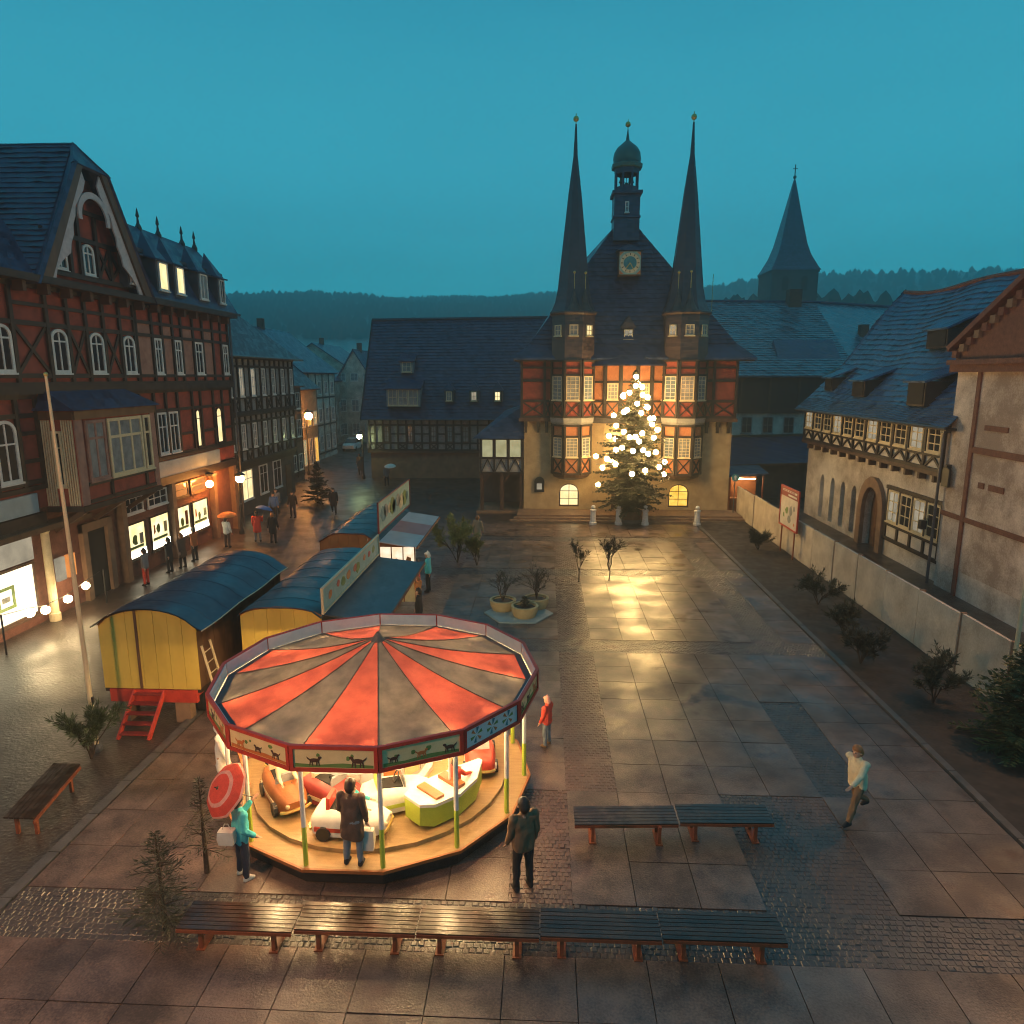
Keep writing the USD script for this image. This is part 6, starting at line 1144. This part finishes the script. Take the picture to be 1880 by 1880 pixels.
# ================================================================== people
def sph(c, r, n=10): return m3.Manifold.sphere(r, n).translate(tuple(map(float, c)))
def limb(*cr, n=10):
    out = []
    for (c1, r1), (c2, r2) in zip(cr[:-1], cr[1:]): out.append(m3.Manifold.batch_hull([sph(c1, r1, n), sph(c2, r2, n)]))
    return out
def blend(parts, edge, it=6, fold=0):
    m = m3.Manifold.batch_boolean(parts, m3.OpType.Add)
    if edge: m = m.refine_to_length(edge)
    v, f = tri(m); t = trimesh.Trimesh(v, f, process=True)
    if it: trimesh.smoothing.filter_taubin(t, iterations=it)
    v = np.array(t.vertices)
    if fold: v = v + np.array(t.vertex_normals) * (meshkit.fbm(v * np.array([16, 16, 7]) + fold, 3, 4)[:, None] - .5) * .05
    return v, np.array(t.faces)
def person(label, x, y, z, face, H=1.74, jacket='black', trousers='navy', shoes='black', hair='hair_dark', cap=None, coat=False, stride=0.0, arms=((-.25, .1), (.25, .1)), lean=0.0, hold=None, sit=False, fine=True, hood=None, group=None):
    """face: direction in degrees (0 = +x, 90 = +y). arms: (forward swing, elbow bend) of the left and right arm in radians"""
    s = H / 1.74; T = Thing('person', label, 'person', (x, y, z), group); n = 12 if fine else 8; E = .035 * s if fine else .07
    a = math.radians(face); R = np.array([[math.cos(a), math.sin(a)], [-math.sin(a), math.cos(a)]])
    def W(m):
        v, f = m; v = np.array(v) * s; k = v.copy(); v[:, 0] += lean * np.maximum(0, k[:, 2] - .9 * s); w = v.copy(); w[:, :2] = v[:, :2] @ R; return w + (x, y, z), f
    # joints: forward x, left y, up z
    hipz = .92 if not sit else .42
    legs = []
    for sd, st in ((1, stride), (-1, -stride)):
        hip = np.array([0, .095 * sd, hipz])
        if sit: knee, ank = np.array([.36, .11 * sd, .42]), np.array([.42, .11 * sd, .08])
        else: knee = hip + .43 * np.array([math.sin(st * .9 + .06), .06 * sd, -math.cos(st * .9)]); ank = knee + .42 * np.array([math.sin(st * .9 - .06 - (.55 if st < -.05 else 0)), .04 * sd, -math.cos(st * .9 - (.55 if st < -.05 else 0))])
        legs.append((hip, knee, ank))
    dz = hipz - .92; sh = [np.array([.0, .195 * k, 1.41 + dz]) for k in (1, -1)]; arm = []
    for k, (sw, el) in zip((1, -1), arms):
        e = sh[0 if k == 1 else 1] + .29 * np.array([math.sin(sw), .16 * k, -math.cos(sw)]); wr = e + .25 * np.array([math.sin(sw + el), .02 * k, -math.cos(sw + el)]); hd = np.array([math.sin(sw + el), -.02 * k, -math.cos(sw + el)]); arm.append((sh[0 if k == 1 else 1], e, wr, hd))
    head = np.array([.02, 0, 1.60 + dz])
    skin = [m3.Manifold.batch_hull([sph(head + (0, 0, .04), .098, n), sph(head + (.035, 0, -.06), .062, n), sph(head + (-.03, 0, .05), .09, n)])] + limb((head + (-.01, 0, -.05), .055), ((-.01, 0, 1.42 + dz), .065), n=n) + [sph(head + (.105, 0, -.015), .018, 8), sph(head + (.0, .095, 0), .022, 8), sph(head + (.0, -.095, 0), .022, 8)]
    skin += limb(((0, 0, 1.36 + dz), .07), ((0, 0, 1.1 + dz), .075), ((0, 0, .95 + dz), .08), n=n)
    for S, e, wr, hd in arm:
        skin += limb((S * .8 + np.array([0, 0, .2 * 1.36 + .2 * dz]), .05), (S, .05), (e, .042), (wr, .03), n=8); up = np.array([0, 1.0, 0]); pc = wr + hd * .075; skin += limb((wr, .028), (pc, .036), n=8)
        for q, L in ((-.028, .075), (-.010, .09), (.010, .085), (.028, .065)): b = pc + up * q + hd * .02; m_ = b + hd * L * .55 + np.array([.012, 0, 0]); skin += limb((b, .0095), (m_, .009), (m_ + hd * L * .4 + np.array([.014, 0, 0]), .008), n=6)
        tb = wr + hd * .03 + np.array([.03, 0, 0]); skin += limb((wr + hd * .02, .014), (tb, .012), (tb + hd * .05 + np.array([.01, 0, 0]), .010), n=6)
    for h_, k_, a_ in legs: skin += limb((h_, .085), (k_, .055), (a_, .04), n=8)
    T.add('body', W(blend(skin, E * .8 if fine else 0, 4 if fine else 0)), 'skin', smooth=True)
    jk = [m3.Manifold.batch_hull([sph((0, .135, 1.37 + dz), .085, n), sph((0, -.135, 1.37 + dz), .085, n), sph((.02, .07, 1.15 + dz), .125, n), sph((.02, -.07, 1.15 + dz), .125, n)]), m3.Manifold.batch_hull([sph((.015, .07, 1.15 + dz), .13, n), sph((.015, -.07, 1.15 + dz), .13, n), sph((0, .085, .86 + dz), .125, n), sph((0, -.085, .86 + dz), .125, n)])] + limb(((0, 0, 1.42 + dz), .085), ((0, 0, 1.48 + dz), .07), n=n)
    if coat: jk.append(m3.Manifold.batch_hull([sph((0, .085, .9 + dz), .13, n), sph((0, -.085, .9 + dz), .13, n), sph((.0, .11, .62 + dz), .12, n), sph((.0, -.11, .62 + dz), .12, n)]))
    for S, e, wr, hd in arm: jk += limb((S, .085), (e, .066), (wr - hd * .01, .05), n=n)
    if hood: jk.append(m3.Manifold.batch_hull([sph(head + (-.02, 0, .05), .122, n), sph(head + (-.05, 0, -.08), .10, n)]))
    T.add('jacket', W(blend(jk, E, 6 if fine else 0, (x * 3.1 + y) if fine else 0)), 'cloth_' + jacket, smooth=True)
    tp = [m3.Manifold.batch_hull([sph((0, .075, hipz), .115, n), sph((0, -.075, hipz), .115, n)])]
    for h_, k_, a_ in legs: tp += limb((h_, .105), (k_, .074), (a_ + (0, 0, .03), .058), n=n)
    T.add('trousers', W(blend(tp, E, 5 if fine else 0, (x * 1.7 + y) if fine else 0)), 'cloth_' + trousers, smooth=True)
    for h_, k_, a_ in legs: T.add('shoe', W(blend([m3.Manifold.batch_hull([sph(a_ + (-.02, 0, -.035), .048, 10), sph(a_ + (.13, 0, -.05), .036, 10), sph(a_ + (0, 0, .03), .048, 10)]).trim_by_plane((0, 0, 1), float(a_[2] - .085))], 0, 0)), 'cloth_' + shoes, smooth=40)
    if not hood:
        hr = [m3.Manifold.batch_hull([sph(head + (-.012, 0, .062), .108, n), sph(head + (-.05, 0, -.01), .098, n), sph(head + (-.055, 0, -.06), .07, n)])]
        T.add('hair' if not cap else 'cap', W(blend(hr + ([m3.Manifold.batch_hull([sph(head + (.06, 0, .075), .06, 8), sph(head + (.13, 0, .06), .025, 8)]), sph(head + (-.01, 0, .17), .035, 8)] if cap else []), E if fine else 0, 4 if fine else 0)), ('cloth_' + cap) if cap else hair, smooth=True)
    T.add('eyes', W(cat(*[ball(head + (.088, k * .036, .018), .013, 1) for k in (1, -1)])), 'cloth_black'); T.add('mouth', W(box(.098, .107, -.024, .024, head[2] - .068, head[2] - .058)), 'cloth_pink')
    hands = [W((np.array([wr + hd * .1]), np.zeros((0, 3), int)))[0][0] for S, e, wr, hd in arm]
    return T, hands
def umbrella(label, hand, tip, r, m, m2=None, n=8):
    """open umbrella: handle at the hand, canopy round the tip"""
    T = Thing('umbrella', label, 'umbrella', tuple(hand)); h, t = np.asarray(hand, float), np.asarray(tip, float); ax = (t - h) / np.linalg.norm(t - h); u = np.cross(ax, (0, 1, 0.1)); u /= np.linalg.norm(u); v = np.cross(ax, u)
    T.add('shaft', tube([h - ax * .06, t + ax * .06], .009, 6), 'black_iron')
    an = [k * 2 * PI / (n * 3) for k in range(n * 3)]
    def ringp(q): return [t + (u * math.cos(b) + v * math.sin(b)) * r * math.sin(q) / math.sin(1.1) * (1 - .05 * abs(math.sin(b * n / 2)) * q) - ax * r * (1 - math.cos(q)) * .75 for b in an]
    qs = [.06, .3, .48, .62, .85, 1.0, 1.1]
    if m2:
        T.add('canopy', [loft([ringp(q) for q in qs[:3]], cap=False)], m, smooth=True); c = T.path + '/canopy'
        T.add('canopy_band', loft([ringp(q) for q in qs[2:4]], cap=False), m2, parent=c, smooth=True); T.add('canopy_outer', loft([ringp(q) for q in qs[3:6]], cap=False), m, parent=c, smooth=True); T.add('canopy_hem', loft([ringp(q) for q in qs[5:]], cap=False), m2, parent=c, smooth=True)
    else: T.add('canopy', loft([ringp(q) for q in qs], cap=False), m, smooth=True)
    for k in range(n): b = k * 2 * PI / n; T.add('rib', tube([t - ax * .02 + (u * math.cos(b) + v * math.sin(b)) * r * .05] + [t + (u * math.cos(b) + v * math.sin(b)) * r * math.sin(q) / math.sin(1.1) * .99 - ax * (r * (1 - math.cos(q)) * .75 + .008) for q in (.35, .7, 1.1)], .005, 4), 'black_iron')
    return T
def bag(label, top, sx, sy, sz, m):
    T = Thing('shopping_bag', label, 'bag', tuple(top)); x, y, z = top; r_ = [[(x + a * sx * k, y + b * sy * k, zz) for a, b in ((-1, -1), (1, -1), (1.05, 0), (1, 1), (-1, 1), (-1.05, 0))] for k, zz in ((.85, z - .12 - sz), (1.0, z - .1 - sz * .6), (.9, z - .12))]
    T.add('sack', loft(r_), m, smooth=50); T.add('handle', tube([(x - sx * .6, y, z - .14), (x - sx * .2, y, z), (x + sx * .2, y, z), (x + sx * .6, y, z - .14)], .008, 5), m)
M('cloth_bag', (.5, .48, .42), (.62, .6, .54), scale=6, rough=.6)
p1, h1 = person('person in turquoise jacket and white boots under a red umbrella', -5.42, 11.0, 0, 48, 1.66, 'turquoise', 'navy', 'white', arms=((.55, 1.7), (-.1, .9)))
umbrella('red umbrella with pale ring tilted over the turquoise jacket', h1[0], h1[0] + np.array([-.42, -.50, .50]), .50, 'cloth_red', 'cloth_pink')
bag('grey white bag hanging at the hip of the turquoise jacket', (-5.56, 10.80, 1.22), .15, .09, .26, 'cloth_bag')
p2, h2_ = person('person in long dark brown coat and light jeans standing on the carousel edge', -3.36, 10.98, .362, 82, 1.68, 'coat_brown', 'denim', 'black', coat=True, arms=((.15, .5), (.1, .15)))
bag('white bag in the right hand of the dark brown coat', (h2_[1][0] + .0, h2_[1][1], h2_[1][2] + .02), .13, .07, .4, 'cloth_bag')
person('person in brown jacket and black trousers watching from right of the carousel', -.30, 10.95, 0, 118, 1.78, 'jacket_brown', 'black', 'black', arms=((.1, .35), (-.05, .4)))
person('child in red jacket and pink bobble cap right of the carousel', .14, 15.9, 0, 150, 1.3, 'red', 'denim', 'jacket_brown', cap='pink', arms=((.1, .3), (.1, .3)))
person('red-haired person in cream jacket striding across the wet slabs', 6.45, 13.2, 0, 205, 1.7, 'cream', 'jacket_brown', 'black', hair='hair_red', stride=.42, arms=((.75, .3), (-.65, .5)), lean=.12)
person('person in pale hooded coat behind the left post of the carousel', -6.95, 13.6, 0, 15, 1.72, 'white', 'beige', 'beige', coat=True, hood=True)
person('person in beige coat walking alone near the porch house', -3.5, 36.2, 0, 60, 1.72, 'beige', 'tan', 'black', stride=.2, coat=True, fine=False, hair='hair_red')
pr, hr_ = person('person in bright red coat under a blue umbrella in the street', -15.9, 37.2, -.08, 100, 1.72, 'red', 'grey', 'black', coat=True, arms=((.2, .2), (.6, 1.7)), fine=False, group=None)
umbrella('small blue umbrella over the bright red coat', hr_[1], hr_[1] + np.array([.12, .1, .55]), .48, 'cloth_blue')
person('dark-clothed person with pale scarf beside the bright red coat', -14.9, 36.9, -.08, 80, 1.7, 'black', 'black', 'black', hair='hair_red', coat=True, fine=False)
pw, hw_ = person('person in white jacket under an orange umbrella by the shop', -17.0, 35.8, -.08, 70, 1.66, 'white', 'coat_brown', 'black', arms=((.3, 1.8), (.1, .2)), fine=False)
umbrella('orange umbrella over the white jacket', hw_[0], hw_[0] + np.array([.0, -.05, .62]), .52, 'cloth_orange')
person('person in rust red jacket before the lit shop windows', -17.35, 33.0, -.08, 170, 1.7, 'rust', 'black', 'black', fine=False)
person('dark-coated person with pale hair at the second lit shop window', -17.5, 30.9, -.08, 175, 1.68, 'black', 'black', 'black', coat=True, fine=False)
person('person in plum dark coat between the lit shop windows', -17.3, 31.7, -.08, 160, 1.7, 'coat_brown', 'black', 'black', coat=True, fine=False, hair='hair_red')
person('person in pale jacket and red skirt by the dark street door', -17.5, 28.9, -.08, 180, 1.66, 'grey', 'red', 'black', coat=False, fine=False)
person('dark person walking right beside the silhouette fir', -14.0, 45.2, -.08, -80, 1.76, 'black', 'black', 'black', stride=.2, coat=True, fine=False)
person('dark person walking far down the street near the greenish lamp', -17.7, 66.0, -.08, 100, 1.75, 'black', 'black', 'black', stride=.25, coat=True, fine=False)
person('second dark person following behind on the street near the greenish lamp', -17.0, 63.6, -.08, 100, 1.72, 'navy', 'black', 'black', stride=.25, coat=True, fine=False)
pu, hu = person('person in grey jacket under a pale umbrella before the long wing', -13.2, 57.5, -.08, -60, 1.7, 'grey', 'black', 'black', arms=((.4, 1.8), (.1, .2)), fine=False)
umbrella('pale umbrella over the grey jacket before the long wing', hu[0], hu[0] + np.array([0, -.1, .55]), .5, 'cloth_white')
person('person in blue jacket in the dim crowd below the orange lamp', -17.4, 43.5, -.08, -90, 1.7, 'blue', 'black', 'black', fine=False)
person('person in dark jacket in the dim crowd below the orange lamp', -16.3, 43.9, -.08, -100, 1.74, 'black', 'navy', 'black', fine=False)
person('person in grey coat at the rear of the dim crowd', -17.9, 45.2, -.08, -70, 1.68, 'grey', 'black', 'black', coat=True, fine=False)
person('customer in red jacket leaning at the farther stall counter', -5.15, 27.3, 0, 175, 1.68, 'red', 'black', 'black', arms=((.7, .8), (.6, .8)), fine=False)
person('customer in pale blue jacket behind the red one at the farther stall', -4.85, 28.3, 0, 175, 1.72, 'turquoise', 'black', 'black', fine=False, cap='white')
person('child in orange jacket in front of the farther stall', -4.95, 26.4, 0, 140, 1.2, 'orange', 'navy', 'black', fine=False, hair='hair_red')
person('dark customer at the flap of the blue-roofed stall', -4.35, 23.3, 0, 180, 1.7, 'black', 'black', 'black', fine=False)
def seat_at(a, r): return CC[0] + r * math.cos(a), CC[1] + r * math.sin(a), math.degrees(a) + 90
for a, r_, jk_, lb_ in ((-.60, 2.15, 'red', 'child in red jacket riding the lime boat of the carousel'), (-1.60, 2.2, 'turquoise', 'child in turquoise jacket riding the white carousel car'), (.17, 2.15, 'orange', 'child in orange jacket riding the red carousel car'), (-2.48, 2.15, 'cream', 'child in cream jacket riding the orange carousel car')):
    x, y, f_ = seat_at(a, r_); person(lb_, x, y, .62, f_, 1.12, jk_, 'navy', 'black', sit=True, fine=False, arms=((.8, .5), (.8, .5)))
# a pale car parked far down the street
cr = Thing('parked_car', 'pale car parked far down the wet street', 'car', (-23.8, 86, -.08)); cx_, cy_ = -23.9, 86
sec = lambda yy, w, z0, z1: [(cx_ - w, cy_ + yy, z0), (cx_ + w, cy_ + yy, z0), (cx_ + w * 1.02, cy_ + yy, (z0 + z1) / 2), (cx_ + w * .9, cy_ + yy, z1), (cx_ - w * .9, cy_ + yy, z1), (cx_ - w * 1.02, cy_ + yy, (z0 + z1) / 2)]
cr.add('body', loft([sec(-1.95, .68, .3, .62), sec(-1.7, .78, .2, .78), sec(-.9, .8, .16, .84), sec(1.0, .8, .16, .86), sec(1.8, .76, .2, .76), sec(1.95, .68, .3, .6)]), 'white_paint', smooth=40)
cr.add('cabin', loft([sec(-.95, .7, .82, .84), sec(-.4, .62, .84, 1.36), sec(.75, .62, .84, 1.36), sec(1.4, .7, .84, .86)]), 'glass_dark', smooth=40); cr.add('car_roof', box(cx_ - .55, cx_ + .55, cy_ - .42, cy_ + .78, 1.352, 1.40), 'white_paint')
for sx in (-.74, .74):
    for sy in (-1.2, 1.2): cr.add('wheel', tube([(cx_ + sx - .09, cy_ + sy, .22), (cx_ + sx + .09, cy_ + sy, .22)], .30, 12), 'black_iron')
for sx in (-.5, .5): cr.add('headlight', box(cx_ + sx - .12, cx_ + sx + .12, cy_ - 1.97, cy_ - 1.9, .5, .62), 'cream_paint')

# ================================================================== the misty air
hz = usdkit.material(stage, '/World/Looks/mist', {'v': ('principled_volume', {'color': (.86, 1.0, 1.0), 'density': .0018, 'anisotropy': .35})}, [], volume='v.volume'); MATS['mist'] = hz
single('haze', box(-1290, 1290, -1260, 1320, -1.2, 185), 'mist', 'thin evening mist lying over the town', 'mist', kind='stuff')
